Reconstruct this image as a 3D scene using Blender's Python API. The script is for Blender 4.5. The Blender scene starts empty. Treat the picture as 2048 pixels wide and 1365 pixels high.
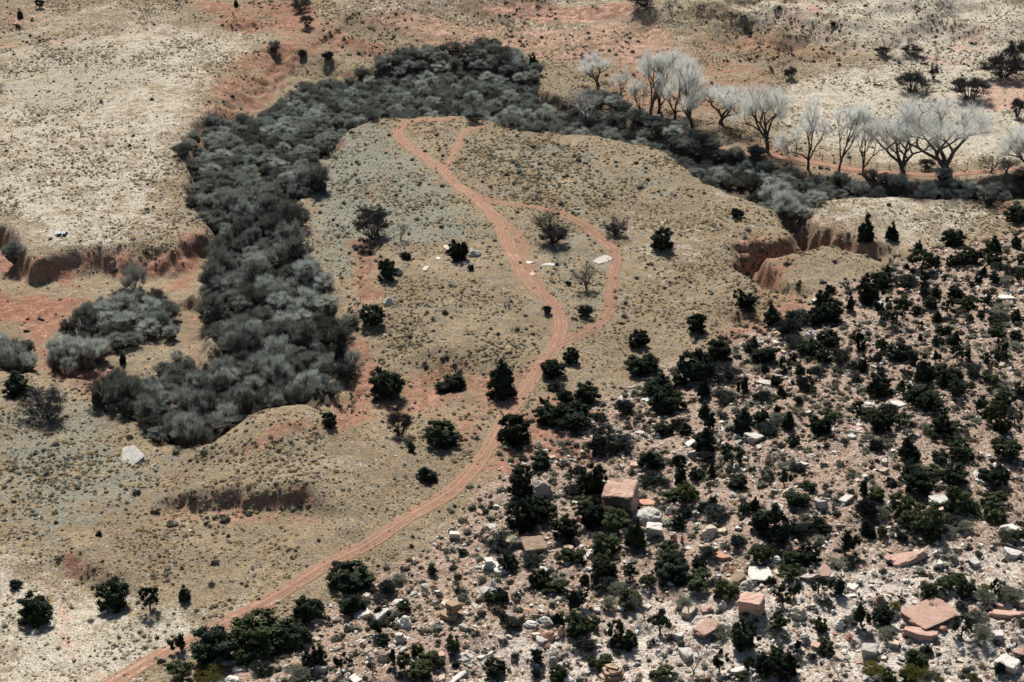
import bpy, bmesh, math, random
import numpy as np
from mathutils import Vector, Matrix, Euler

SC = bpy.context.scene
COL = SC.collection
rnd = random.Random(7)
rng = np.random.default_rng(11)

# ------------------------------------------------------------------ camera
FPX, PITCH, CAMH = 3982.0, math.radians(25.0), 160.0
cam_d = bpy.data.cameras.new("camera")
cam_d.lens = 70.0
cam_d.sensor_width = 36.0
cam_d.clip_end = 8000
cam = bpy.data.objects.new("camera", cam_d)
COL.objects.link(cam)
cam.location = (0, 0, CAMH)
cam.rotation_euler = (math.pi / 2 - PITCH, 0, 0)
SC.camera = cam

# ------------------------------------------------------------------ light
SUN_EL, SUN_AZ = math.radians(48), math.radians(-12)     # azimuth from +Y, clockwise
w = bpy.data.worlds.new("World")
SC.world = w
w.use_nodes = True
nt = w.node_tree
sky = nt.nodes.new("ShaderNodeTexSky")
sky.sky_type = 'NISHITA'
sky.sun_disc = False
sky.sun_elevation = SUN_EL
sky.sun_rotation = SUN_AZ
bg = nt.nodes["Background"]
nt.links.new(sky.outputs[0], bg.inputs[0])
bg.inputs[1].default_value = 0.05
sun_d = bpy.data.lights.new("sun", 'SUN')
sun_d.energy = 5.0
sun_d.angle = math.radians(6.0)
sun_d.color = (1.0, 0.965, 0.915)
sun = bpy.data.objects.new("sun", sun_d)
COL.objects.link(sun)
sd = Vector((math.sin(SUN_AZ) * math.cos(SUN_EL), math.cos(SUN_AZ) * math.cos(SUN_EL), math.sin(SUN_EL)))
sun.rotation_euler = sd.to_track_quat('Z', 'Y').to_euler()
SC.view_settings.view_transform = 'Standard'
SC.view_settings.look = 'None'
SC.view_settings.gamma = 1.0
SC.view_settings.exposure = 0.47
SC.render.engine = 'CYCLES'
SC.cycles.max_bounces = 5
SC.cycles.diffuse_bounces = 1

# ------------------------------------------------------------------ photo ray <-> ground
cP, sP = math.cos(PITCH), math.sin(PITCH)

def ray(px, py):
    cx, cy = (px - 1024.0) / FPX, (682.5 - py) / FPX
    return np.array((cx, cP + cy * sP, -sP + cy * cP))

def U(px, py, z=0.0):
    d = ray(px, py)
    t = (z - CAMH) / d[2]
    return np.array((d[0] * t, d[1] * t))

def UP(pts, z=0.0):
    return np.array([U(a, b, z) for a, b in pts])

def proj(x, y, z):
    dz = z - CAMH
    f = y * cP - dz * sP
    u = y * sP + dz * cP
    return 1024 + FPX * x / f, 682.5 - FPX * u / f, FPX / f

# ------------------------------------------------------------------ numpy noise
def vnoise(x, y, seed=0):
    r = np.random.default_rng(seed).random((256, 256))
    xi, yi = np.floor(x).astype(int), np.floor(y).astype(int)
    fx, fy = x - xi, y - yi
    fx, fy = fx * fx * (3 - 2 * fx), fy * fy * (3 - 2 * fy)
    a, b = r[xi & 255, yi & 255], r[(xi + 1) & 255, yi & 255]
    c, d = r[xi & 255, (yi + 1) & 255], r[(xi + 1) & 255, (yi + 1) & 255]
    return (a * (1 - fx) + b * fx) * (1 - fy) + (c * (1 - fx) + d * fx) * fy - 0.5

def fbm(x, y, wl, octv=4, seed=0, gain=0.5):
    s, amp, tot = 0, 1.0, 0
    for o in range(octv):
        s = s + amp * vnoise(x / wl + 17.3 * o, y / wl - 9.1 * o, seed + o)
        tot += amp
        amp *= gain
        wl *= 0.5
    return s / tot * 2

def sstep(a, b, v):
    t = np.clip((v - a) / (b - a), 0, 1)
    return t * t * (3 - 2 * t)

def line_d(P, X, Y):
    """distance to polyline, side sign (+ on its right), arc position, total length"""
    best = np.full(X.shape, 1e9)
    sg = np.zeros(X.shape)
    arc = np.zeros(X.shape)
    L = 0.0
    for (ax, ay), (bx, by) in zip(P[:-1], P[1:]):
        dx, dy = bx - ax, by - ay
        l2 = dx * dx + dy * dy + 1e-9
        t = np.clip(((X - ax) * dx + (Y - ay) * dy) / l2, 0, 1)
        d = np.hypot(X - ax - t * dx, Y - ay - t * dy)
        cr = (X - ax) * dy - (Y - ay) * dx
        m = d < best
        best = np.where(m, d, best)
        sg = np.where(m, np.sign(cr), sg)
        arc = np.where(m, L + t * math.sqrt(l2), arc)
        L += math.sqrt(l2)
    return best, sg, arc, L

def poly_sd(P, X, Y):
    """signed distance, + inside"""
    n = len(P)
    best = np.full(X.shape, 1e9)
    ins = np.zeros(X.shape, bool)
    for i in range(n):
        (ax, ay), (bx, by) = P[i], P[(i + 1) % n]
        dx, dy = bx - ax, by - ay
        t = np.clip(((X - ax) * dx + (Y - ay) * dy) / (dx * dx + dy * dy + 1e-9), 0, 1)
        best = np.minimum(best, np.hypot(X - ax - t * dx, Y - ay - t * dy))
        if abs(dy) > 1e-9:
            c = ((ay > Y) != (by > Y)) & (X < dx * (Y - ay) / dy + ax)
            ins ^= c
    return np.where(ins, best, -best)

# ------------------------------------------------------------------ terrain
ARROYO = [(-60, 430), (0, 455), (75, 525), (120, 510), (180, 492), (260, 490), (335, 495), (400, 465), (410, 440), (378, 400),
          (372, 340), (380, 280), (405, 235), (430, 185), (450, 140), (500, 108), (570, 100), (640, 108), (700, 125), (760, 135),
          (830, 125), (960, 112), (1060, 150), (1100, 185), (1200, 215), (1300, 262), (1400, 300), (1500, 318), (1620, 345),
          (1700, 355), (1800, 365), (1900, 366), (2120, 345),
          (2120, 400), (1990, 396), (1900, 398), (1750, 400), (1640, 408), (1600, 440), (1580, 440), (1500, 405), (1400, 370),
          (1350, 322), (1300, 296), (1200, 275), (1110, 265), (1040, 262), (970, 236), (900, 230), (800, 235), (745, 242), (700, 262),
          (680, 300), (650, 345), (620, 400), (605, 450), (622, 520), (662, 580), (692, 640), (695, 700), (680, 760), (640, 832),
          (560, 838), (480, 880), (420, 912), (300, 902), (215, 840), (160, 790), (60, 770), (-60, 740)]
TERRACE = [(335, 598), (400, 590), (425, 640), (452, 690), (430, 728), (400, 735), (385, 745), (402, 700), (408, 650), (395, 618)]
TALUS = [(330, 1400), (470, 1335), (570, 1290), (640, 1225), (760, 1150), (870, 1085), (955, 985), (1020, 915), (1090, 870), (1240, 775),
         (1400, 695), (1530, 645), (1650, 575), (1750, 545), (1830, 505), (1960, 482), (2300, 400), (2600, 1500), (300, 1500)]
SCARPS = [  # (photo polyline, drop, half width, fade)
    ([(262, 1030), (300, 1020), (350, 1012), (420, 1008), (500, 1016), (560, 1014), (625, 1012), (680, 1030), (720, 1045)], 3.8, 1.5, 12),
    ([(680, 738), (760, 735), (850, 732), (950, 742), (1010, 765)], 4.4, 3.6, 15),
    ([(1360, 92), (1400, 70), (1470, 60), (1560, 58), (1650, 80), (1750, 112)], 11.0, 6.0, 34),
    ([(1790, 88), (1860, 76), (1930, 88), (2000, 112)], 7.0, 4.5, 24),
    ([(640, 58), (700, 60), (790, 84), (870, 108)], 7.0, 5.0, 22),
    ([(690, 30), (800, 22), (900, 22), (990, 34), (1080, 52)], 7.5, 7.0, 28),
    ([(78, 1095), (110, 1112), (160, 1142), (215, 1178), (300, 1190)], 2.8, 2.0, 12),
    ([(440, 58), (480, 62), (540, 64)], 2.6, 2.5, 10),
    ([(490, 900), (540, 872), (600, 846), (650, 846)], 2.2, 4.0, 12),
    ([(790, 470), (752, 500), (738, 545), (715, 590), (705, 640), (692, 690), (690, 735)], 4.2, 2.6, 12),
    ([(700, 285), (690, 330), (655, 380), (640, 430)], 1.2, 2.5, 9),
    ([(372, 1195), (400, 1225), (440, 1245)], 1.0, 1.6, 8),
    ([(620, 70), (680, 92), (760, 112), (830, 138)], 1.8, 2.0, 9),
    ([(1700, 130), (1780, 122), (1850, 118), (1950, 126)], 1.0, 2.0, 9),
    ([(880, 345), (960, 335), (1050, 350), (1150, 370)], 1.3, 4.0, 12),
    ([(1010, 395), (1100, 418), (1180, 470), (1225, 505)], 0.7, 1.6, 8),
]
GULLIES = [  # (photo polyline, depth, half width)
    ([(1585, 436), (1600, 452), (1632, 474), (1600, 494), (1545, 500), (1500, 512), (1505, 535), (1540, 560), (1575, 575)], 4.6, 4.6),
    ([(1500, 512), (1515, 540), (1545, 562), (1590, 580), (1640, 575)], 1.7, 2.8),
    ([(1490, 640), (1530, 600), (1560, 578)], 1.2, 3.0),
    ([(1600, 452), (1650, 478), (1700, 492), (1750, 506), (1800, 517)], 4.4, 4.6),
    ([(1975, 400), (2000, 415), (2060, 430)], 3.0, 5.0),
    ([(705, 742), (700, 790), (680, 835), (640, 850)], 1.6, 2.5),
]
DOMES = [  # photo centre, height, radius x, radius y
    ((120, 300), 2.6, 55, 60), ((1180, 420), 1.8, 45, 40), ((900, 600), 2.0, 24, 26), ((600, 930), 1.8, 22, 18),
    ((1730, 420), 1.5, 14, 9), ((1640, 510), 0.8, 12, 10), ((1500, 40), 3.0, 45, 30), ((1880, 60), 2.0, 40, 30),
    ((800, 10), 3.5, 34, 26), ((300, 1110), 1.0, 30, 16), ((575, 872), 2.6, 10, 7), ((530, 905), 1.5, 9, 6),
]

def axis(lo, hi, step, far_lo, far_hi):
    mid = np.arange(lo, hi + step / 2, step)
    def ext(s, f):
        out, d, p = [], step, s
        while abs(p - s) < f:
            d *= 1.45
            p += d if f > 0 else d
            out.append(p)
        return out
    a = [lo - (v - lo) for v in ext(lo, far_lo)][::-1]
    b = ext(hi, far_hi)
    return np.concatenate([a, mid, b])

STEP = 0.42
X0, X1, Y0, Y1 = -178.0, 178.0, 212.0, 618.0
xs = axis(X0, X1, STEP, 2500, 2500)
ys = axis(Y0, Y1, STEP, 205, 3000)
GX, GY = np.meshgrid(xs, ys, indexing='ij')

# coarse field lattice (1 m), upsampled to the mesh
cx_ = np.arange(X0 - 30, X1 + 31, 1.0)
cy_ = np.arange(Y0 - 30, Y1 + 31, 1.0)
CX, CY = np.meshgrid(cx_, cy_, indexing='ij')

def bil(F, x, y):
    u = np.clip((x - cx_[0]), 0, len(cx_) - 1.001)
    v = np.clip((y - cy_[0]), 0, len(cy_) - 1.001)
    i, j = u.astype(int), v.astype(int)
    a, b = u - i, v - j
    return (F[i, j] * (1 - a) + F[i + 1, j] * a) * (1 - b) + (F[i, j + 1] * (1 - a) + F[i + 1, j + 1] * a) * b

WX = CX + 2.3 * fbm(CX, CY, 8, 4, 91, .6)
WY = CY + 2.3 * fbm(CX, CY, 8, 4, 95, .6)

def gauss(c, rx, ry, z=0):
    gx, gy = U(c[0], c[1], z)
    return np.exp(-((CX - gx) / rx) ** 2 - ((CY - gy) / ry) ** 2)

sd_arr = poly_sd(UP(ARROYO), WX, WY)
sd_ter = poly_sd(UP(TERRACE, -2), WX, WY)
sd_tal = poly_sd(UP(TALUS), CX, CY)
bankw = 2.4 + 15 * gauss((660, 470), 12, 30) + 18 * gauss((520, 150), 22, 30) + 26 * gauss((80, 800), 40, 16) + 8 * gauss((260, 510), 14, 10) + 10 * gauss((1000, 130), 40, 14)
bank = sstep(0, 1, np.clip(sd_arr / np.minimum(bankw, 28), 0, 1))
bank = np.maximum(bank - 0.8 * sstep(-0.5, 2.5, sd_ter), 0)
depth = 4.6 - 1.6 * gauss((1700, 380), 90, 25)
Zc = 1.1 * fbm(CX, CY, 60, 3, 5) + 0.45 * fbm(CX, CY, 16, 3, 15)
for c, h, rx, ry in DOMES:
    Zc += h * gauss(c, rx, ry)
hill = sstep(500, 600, CY)
Zc += hill * (3.0 * fbm(CX, CY, 45, 3, 33) + 2.0)
scarp_face = np.zeros_like(Zc)
gully_face = np.zeros_like(Zc)
for pts, drop, hw, fade in SCARPS:
    d, sg, arc, L = line_d(UP(pts), WX, WY)
    if drop < 0:
        sg, drop = -sg, -drop
    s = d * sg
    e = sstep(0, min(11, L * .35), np.minimum(arc, L - arc)) * np.clip(.75 + .9 * fbm(CX, CY, 11, 3, int(L * 7) % 400), .15, 1.3)
    Zc += -0.5 * drop * np.tanh(s / hw) * np.exp(-d / fade) * e
    scarp_face = np.maximum(scarp_face, e * np.exp(-(s / (hw * 1.1)) ** 2) * min(1, drop / 2.5))
Zc -= depth * bank
for pts, dep, hw in GULLIES:
    d, sg, arc, L = line_d(UP(pts), WX, WY)
    e = sstep(0, 9, L - arc)
    d = d + 1.7 * fbm(CX, CY, 6, 4, 61, .65)
    g = sstep(hw, hw * 0.2, d)
    Zc -= dep * g * (0.25 + 0.75 * e) * (1 - bank)
    gully_face = np.maximum(gully_face, np.exp(-((d - hw * .45) / (hw * 0.5)) ** 2) * min(1, dep / 4))
    scarp_face = np.maximum(scarp_face, 0.8 * np.exp(-((d - hw * .55) / (hw * 0.4)) ** 2) * (0.3 + .7 * e))
Zc += np.maximum(sd_tal, 0) * 0.10 + 0.5 * fbm(CX, CY, 9, 3, 71) * sstep(2, 12, sd_tal)
bank_face = np.exp(-((sd_arr / bankw - 0.5) / 0.35) ** 2)

def hitfield(F):
    def hit(px, py):
        d = ray(px, py)
        t = (6 - CAMH) / d[2]
        for _ in range(2000):
            x, y, z = d[0] * t, d[1] * t, CAMH + d[2] * t
            g = float(F(x, y))
            if z <= g:
                break
            t += max(0.12, (z - g) * 0.7)
        for _ in range(12):                       # settle on the surface
            x, y, z = d[0] * t, d[1] * t, CAMH + d[2] * t
            t += (z - float(F(x, y))) * 0.4
            if t < 0: break
        return np.array((d[0] * t, d[1] * t))
    return hit
hit0 = hitfield(lambda x, y: bil(Zc, np.array([x]), np.array([y]))[0])

# dirt roads, read off the photo and laid on the coarse ground
def smooth_line(P, step=0.6):
    P = np.array(P)
    out = []
    n = len(P)
    for i in range(n - 1):
        p0, p1, p2, p3 = P[max(i - 1, 0)], P[i], P[i + 1], P[min(i + 2, n - 1)]
        k = max(2, int(np.linalg.norm(p2 - p1) / step))
        for t in np.arange(k) / k:
            out.append(0.5 * ((2 * p1) + (-p0 + p2) * t + (2 * p0 - 5 * p1 + 4 * p2 - p3) * t * t + (-p0 + 3 * p1 - 3 * p2 + p3) * t ** 3))
    out.append(P[-1])
    return np.array(out)

ROADS = {
    'main': ([(150, 1410), (225, 1365), (330, 1305), (450, 1247), (560, 1187), (650, 1132), (740, 1087), (830, 1028), (900, 985), (945, 940),
              (985, 885), (1012, 835), (1050, 780), (1085, 730), (1112, 692), (1122, 655), (1118, 630), (1105, 605), (1068, 576), (1042, 545),
              (1026, 510), (1010, 475), (985, 430), (950, 397), (910, 367), (880, 337), (850, 315), (820, 295), (800, 275), (797, 258),
              (815, 245), (850, 240), (900, 237), (975, 234)], 2.8),
    'loop': ([(1100, 700), (1125, 688), (1160, 670), (1195, 648), (1216, 625), (1222, 590), (1225, 550), (1232, 522), (1226, 500), (1200, 475), (1170, 450),
              (1135, 432), (1100, 420), (1060, 413), (1020, 409), (985, 402), (945, 390)], 2.0),
    'spur': ([(885, 345), (903, 318), (918, 288), (928, 265), (945, 257), (968, 254)], 2.0),
    'old': ([(985, 425), (1010, 445), (1033, 468), (1048, 500), (1063, 540), (1082, 575), (1100, 600)], 1.6),
    'ranch': ([(1430, 296), (1480, 305), (1530, 311), (1620, 325), (1680, 335), (1730, 342), (1850, 350), (1950, 346), (2120, 330)], 2.0),
}
ROADXY = {k: smooth_line([hit0(*p) for p in pts]) for k, (pts, wd) in ROADS.items()}
road_d = np.full(CX.shape, 99.0)
for k, P in ROADXY.items():
    road_d = np.minimum(road_d, line_d(P[::3], CX, CY)[0] - ROADS[k][1] / 2)
roadm = sstep(2.2, 0.2, road_d)

Z = bil(Zc, GX, GY)
inner = (GX > X0) & (GX < X1) & (GY > Y0) & (GY < Y1)
rm_ = bil(roadm, GX, GY)
steep = np.clip(bil(np.maximum(scarp_face, bank_face * (sd_arr > -1)), GX, GY), 0, 1)
tal_ = bil(sstep(-2, 4, sd_tal), GX, GY)
Z += (0.30 * fbm(GX, GY, 3.2, 3, 41) + 0.18 * fbm(GX, GY, 1.3, 2, 47)) * (1 - 0.85 * rm_) * (1 + 0.8 * tal_)
rid = np.abs(fbm(GX + 2.2 * fbm(GX, GY, 6, 2, 57), GY * 0.35, 3.4, 3, 51))
Z -= steep * (1 - rm_) * (2.2 * (0.5 - rid) * (rid < 0.5) - 0.2)
far = np.hypot(GX, np.minimum(GY - 600, 0) * 0 + np.maximum(GY - 600, 0))
Z += np.maximum(far - 260, 0) * 0.02 * fbm(GX, GY, 300, 3, 77)

def zgrid(x, y):
    i = np.clip(np.searchsorted(xs, x) - 1, 0, len(xs) - 2)
    j = np.clip(np.searchsorted(ys, y) - 1, 0, len(ys) - 2)
    a = (x - xs[i]) / (xs[i + 1] - xs[i])
    b = (y - ys[j]) / (ys[j + 1] - ys[j])
    return (Z[i, j] * (1 - a) + Z[i + 1, j] * a) * (1 - b) + (Z[i, j + 1] * (1 - a) + Z[i + 1, j + 1] * a) * b
def zat(x, y):
    return float(zgrid(np.array([x]), np.array([y]))[0])
hit = hitfield(zat)

# soil patches: where bare red earth, grey sage flats, pale or haze-lightened grass and stony ground lie
RED = [  # photo outline, strength
    ([(690, 480), (760, 470), (775, 520), (740, 600), (735, 700), (780, 745), (760, 850), (690, 860), (640, 840), (690, 740), (685, 640), (700, 560)], .72),
    ([(690, 740), (850, 735), (1000, 745), (1010, 790), (900, 800), (800, 800), (720, 830)], .72),
    ([(280, 1020), (420, 1010), (620, 1010), (630, 1050), (420, 1062), (300, 1045)], .6),
    ([(1480, 465), (1640, 455), (1640, 500), (1560, 520), (1600, 580), (1520, 590), (1470, 540)], .5),
    ([(1620, 445), (1760, 470), (1820, 520), (1740, 515), (1640, 490)], .5),
    ([(1400, 95), (1520, 70), (1700, 95), (1740, 115), (1560, 112)], .6), ([(1060, 60), (1340, 60), (1340, 125), (1100, 125)], .5),
    ([(365, 0), (640, 0), (640, 30), (700, 68), (840, 105), (860, 140), (800, 145), (690, 100), (600, 72), (500, 72), (430, 45)], .7),
    ([(430, 150), (470, 110), (560, 75), (650, 85), (640, 120), (590, 150), (560, 200), (530, 230), (470, 225), (410, 245), (405, 215)], .66),
    ([(700, 40), (860, 25), (1000, 45), (1090, 60), (1330, 20), (1370, 90), (1450, 120), (1330, 135), (1120, 125), (960, 100), (850, 95)], .62),
    ([(900, 0), (1260, 0), (1300, 30), (1100, 50), (960, 30)], .8),
    ([(1180, 135), (1300, 120), (1500, 130), (1560, 150), (1520, 200), (1440, 230), (1290, 235), (1220, 200)], .55),
    ([(-40, 590), (150, 590), (200, 600), (140, 640), (90, 690), (130, 720), (240, 750), (235, 790), (160, 785), (85, 745), (70, 700), (20, 650), (-40, 640)], .95),
    ([(560, 838), (640, 830), (700, 720), (720, 600), (760, 540), (770, 570), (735, 650), (760, 740), (730, 800), (700, 850), (640, 870), (520, 900), (490, 890)], .75),
    ([(700, 745), (800, 740), (1000, 740), (1060, 690), (1100, 700), (1040, 800), (1000, 840), (960, 930), (860, 850), (720, 820)], .55),
    ([(1000, 860), (1080, 790), (1150, 790), (1230, 830), (1180, 930), (1090, 930), (1010, 960), (940, 1000), (960, 940)], .7),
    ([(1480, 470), (1560, 480), (1600, 520), (1560, 580), (1640, 600), (1700, 560), (1740, 560), (1560, 660), (1480, 690), (1400, 700), (1420, 660), (1520, 620), (1490, 560), (1460, 520)], .65),
    ([(-40, 85), (60, 88), (120, 76), (150, 84), (110, 95), (-40, 102)], .6), ([(0, 20), (90, 5), (110, 40), (30, 65), (0, 60)], .5),
    ([(578, 410), (605, 420), (612, 480), (595, 490), (580, 450)], .8), ([(715, 385), (780, 350), (790, 370), (730, 420)], .55),
    ([(1800, 505), (1960, 470), (2060, 440), (2060, 470), (1960, 490), (1850, 520)], .5),
    ([(1940, 165), (2060, 140), (2060, 215), (1990, 230), (1960, 205)], .75), ([(1835, 112), (1945, 118), (1960, 132), (1850, 128)], .8),
    ([(1590, -5), (1625, 10), (1668, 55), (1655, 58), (1610, 25)], .9), ([(1315, 20), (1335, 90), (1370, 108), (1340, 112), (1310, 70)], .8),
    ([(1370, 62), (1500, 45), (1600, 55), (1560, 95), (1420, 110)], .5), ([(1880, 80), (1960, 85), (1985, 105), (1900, 108)], .7),
    ([(60, 520), (170, 520), (165, 575), (60, 570)], .95), ([(-20, 460), (30, 470), (75, 530), (60, 560), (-20, 540)], .9),
    ([(340, 480), (410, 455), (425, 510), (390, 580), (330, 590), (345, 530)], .7), ([(335, 600), (405, 600), (400, 740), (360, 740), (370, 640)], .7),
    ([(700, 1075), (660, 1060), (640, 1090), (560, 1150), (620, 1140), (720, 1090)], .35), ([(300, 940), (480, 890), (470, 910), (330, 975)], .5),
    ([(40, 985), (90, 960), (80, 1030), (50, 1040)], .35), ([(890, 250), (780, 250), (780, 300), (860, 330), (880, 280)], .35),
    ([(1440, 270), (1560, 290), (1750, 335), (1900, 345), (1900, 365), (1700, 355), (1500, 325)], .6),
    ([(2000, 50), (2060, 70), (2060, 100), (2015, 95)], .5), ([(1700, 10), (1800, 50), (1870, 60), (1860, 66), (1780, 56)], .45),
]
SAGE = [  # grey-green low scrub
    ([(600, 250), (790, 250), (850, 330), (950, 420), (1000, 480), (820, 490), (700, 560), (640, 540), (600, 450)], .8),
    ([(850, 250), (1100, 270), (1350, 330), (1420, 380), (1300, 420), (1100, 420), (960, 380), (900, 340)], .45),
    ([(-40, 790), (200, 800), (300, 910), (420, 930), (250, 1030), (60, 1080), (-40, 1000)], .7),
    ([(0, 60), (200, 60), (330, 160), (130, 260), (-40, 200)], .4), ([(1080, 430), (1230, 440), (1230, 640), (1130, 640), (1050, 520)], .5),
    ([(180, 560), (390, 600), (390, 720), (180, 740)], .3), ([(1180, 0), (1360, 0), (1350, 40), (1200, 20)], .4),
    ([(780, 580), (960, 560), (1040, 620), (960, 680), (820, 680)], .35), ([(200, 1140), (420, 1130), (420, 1180), (230, 1180)], .25),
]
PALE = [  # pale grass; patches along the top also paint in faint haze
    ([(560, -20), (1400, -20), (1400, 110), (1200, 140), (900, 90), (700, 60)], .4), ([(500, 880), (700, 880), (820, 960), (800, 1010), (500, 1010)], .2),
    ([(-40, 100), (300, 40), (560, 70), (450, 140), (400, 240), (330, 480), (60, 520), (-40, 430)], .62),
    ([(-40, 1080), (160, 1180), (300, 1220), (480, 1230), (200, 1400), (-40, 1400)], .8),
    ([(1380, 0), (2100, 0), (2100, 330), (1780, 330), (1560, 280), (1560, 160), (1780, 110), (1560, 60)], .75),
    ([(1360, 380), (1600, 400), (1600, 430), (1420, 440)], .4), ([(1600, 400), (1950, 400), (2040, 440), (1860, 500), (1640, 470)], .55),
    ([(1380, 1160), (2100, 1090), (2100, 1400), (900, 1400), (1000, 1260)], .75), ([(0, 0), (380, 0), (420, 60), (0, 110)], .4),
    ([(1150, 420), (1340, 430), (1560, 440), (1480, 500), (1300, 600), (1240, 620)], .3),
]
def patch(lst, soft=2.5, seed=3):
    out = np.zeros_like(CX)
    wx, wy = CX + 2.2 * fbm(CX, CY, 9, 3, seed + 200), CY + 3.4 * fbm(CX, CY, 9, 3, seed + 210)
    for pts, st in lst:
        P = np.array([hit0(a, b) for a, b in pts])
        out = np.maximum(out, st * sstep(-soft * 1.5, soft * 1.5, poly_sd(P, wx, wy)))
    return out
redC = np.maximum(patch(RED), 0.55 * sstep(1.0, -0.4, road_d))
redC = np.maximum(redC, 0.85 * scarp_face * (fbm(CX, CY, 8, 2, 301) * .6 + .75))
redC = np.maximum(redC, 0.8 * bank_face * (sd_arr > -1.5) * (bankw < 12))
TRAILS = [([(-20, 1125), (60, 1160), (110, 1200), (125, 1250), (150, 1300), (185, 1340), (215, 1372)], .8, .52),
          ([(-20, 92), (60, 88), (140, 82), (260, 70), (380, 60)], .7, .5), ([(200, 20), (300, 60), (380, 120), (430, 150)], .4, .3),
          ([(40, 560), (70, 640), (85, 700), (90, 740), (150, 780), (240, 800)], 1.0, .5), ([(330, 588), (380, 578), (420, 570)], .6, .6),
          ([(380, 10), (440, 50), (500, 70), (600, 72), (700, 112), (830, 142)], .9, .6), ([(1235, 490), (1290, 465), (1380, 440), (1480, 420)], .5, .28),
          ([(1320, 110), (1400, 122), (1450, 126)], 1.0, .6), ([(1560, 180), (1640, 175), (1720, 165)], .4, .25),
          ([(230, 1030), (120, 1010), (40, 960)], .5, .3), ([(690, 860), (560, 930), (480, 980)], .4, .25)]
for pts, hw, st in TRAILS:
    redC = np.maximum(redC, st * sstep(hw + 1.2, hw * .4, line_d(smooth_line([hit0(*p) for p in pts])[::3], WX, WY)[0]))
sageC = patch(SAGE, 6, 7)
paleC = patch(PALE, 7, 9)
talC = sstep(-5, 5, sd_tal)
# outlines of the creek thicket
TH = [
 ([(420,232),(470,222),(530,235),(548,200),(590,160),(650,142),(700,150),(760,128),(830,118),(900,112),(960,100),(1010,105),(1060,145),(1090,190),(1090,245),(1030,258),(970,230),(850,226),(760,228),(700,255),(640,290),(625,380),(590,400),(600,480),(640,560),(680,640),(690,720),(650,800),(560,815),(480,850),(420,885),(330,885),(250,840),(215,800),(255,765),(300,750),(345,740),(400,745),(440,725),(455,690),(440,640),(415,600),(420,540),(405,520),(440,480),(405,430),(382,370),(388,300),(405,260)],
  "main"),
 ([(1090,215),(1150,200),(1230,212),(1300,250),(1400,285),(1480,308),(1540,325),(1620,350),(1720,366),(1850,370),(1950,365),(2070,350),(2070,388),(1990,388),(1900,386),(1800,384),(1720,390),(1640,398),(1600,424),(1560,418),(1480,380),(1400,355),(1340,305),(1280,280),(1200,266),(1120,258)], "right"),
 ([(110,660),(150,610),(220,590),(270,565),(330,590),(345,635),(280,645),(240,665),(180,695),(130,695)], "island"),
 ([(-30,650),(30,660),(58,690),(50,712),(-30,716)], "left"),
 ([(240,745),(300,712),(360,665),(395,690),(402,745),(330,765)], "spit"),
]
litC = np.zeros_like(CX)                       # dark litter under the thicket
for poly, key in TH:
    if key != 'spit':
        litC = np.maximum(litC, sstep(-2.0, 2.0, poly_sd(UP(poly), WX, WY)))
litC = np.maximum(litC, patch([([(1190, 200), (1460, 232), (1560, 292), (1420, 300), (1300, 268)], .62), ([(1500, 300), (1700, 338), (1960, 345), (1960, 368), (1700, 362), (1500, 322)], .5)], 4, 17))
nsed = len(xs) * len(ys)

def lin_mat(name):
    m = bpy.data.materials.new(name)
    m.use_nodes = True
    b = m.node_tree.nodes["Principled BSDF"]
    b.inputs['Roughness'].default_value = 0.95
    b.inputs['Specular IOR Level'].default_value = 0.1
    return m, m.node_tree, b

def N(nt, typ, **kw):
    n = nt.nodes.new(typ)
    for k, v in kw.items():
        setattr(n, k, v)
    return n

def noise(nt, co, scale, detail=4, rough=0.6):
    n = N(nt, "ShaderNodeTexNoise")
    n.inputs['Scale'].default_value = scale
    n.inputs['Detail'].default_value = detail
    n.inputs['Roughness'].default_value = rough
    nt.links.new(co, n.inputs['Vector'])
    return n.outputs['Fac']

def mixc(nt, f, a, b, mode='MIX'):
    n = N(nt, "ShaderNodeMix", data_type='RGBA', blend_type=mode)
    for s, v in ((n.inputs[0], f), (n.inputs[6], a), (n.inputs[7], b)):
        if isinstance(v, (int, float)):
            s.default_value = v
        elif isinstance(v, tuple):
            s.default_value = (*v, 1)
        else:
            nt.links.new(v, s)
    return n.outputs[2]

def rampf(nt, f, lo, hi, a=0.0, b=1.0):
    n = N(nt, "ShaderNodeMapRange")
    n.interpolation_type = 'SMOOTHSTEP'
    nt.links.new(f, n.inputs[0])
    for i, v in enumerate((lo, hi, a, b)):
        n.inputs[i + 1].default_value = v
    return n.outputs[0]

def math_(nt, op, a, b=0.0):
    n = N(nt, "ShaderNodeMath", operation=op)
    for s, v in ((n.inputs[0], a), (n.inputs[1], b)):
        if isinstance(v, (int, float)):
            s.default_value = v
        else:
            nt.links.new(v, s)
    return n.outputs[0]

def bump(nt, b, h, dist, strength=0.6):
    n = N(nt, "ShaderNodeBump")
    n.inputs['Strength'].default_value = strength
    n.inputs['Distance'].default_value = dist
    nt.links.new(h, n.inputs['Height'])
    nt.links.new(n.outputs[0], b.inputs['Normal'])

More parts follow.
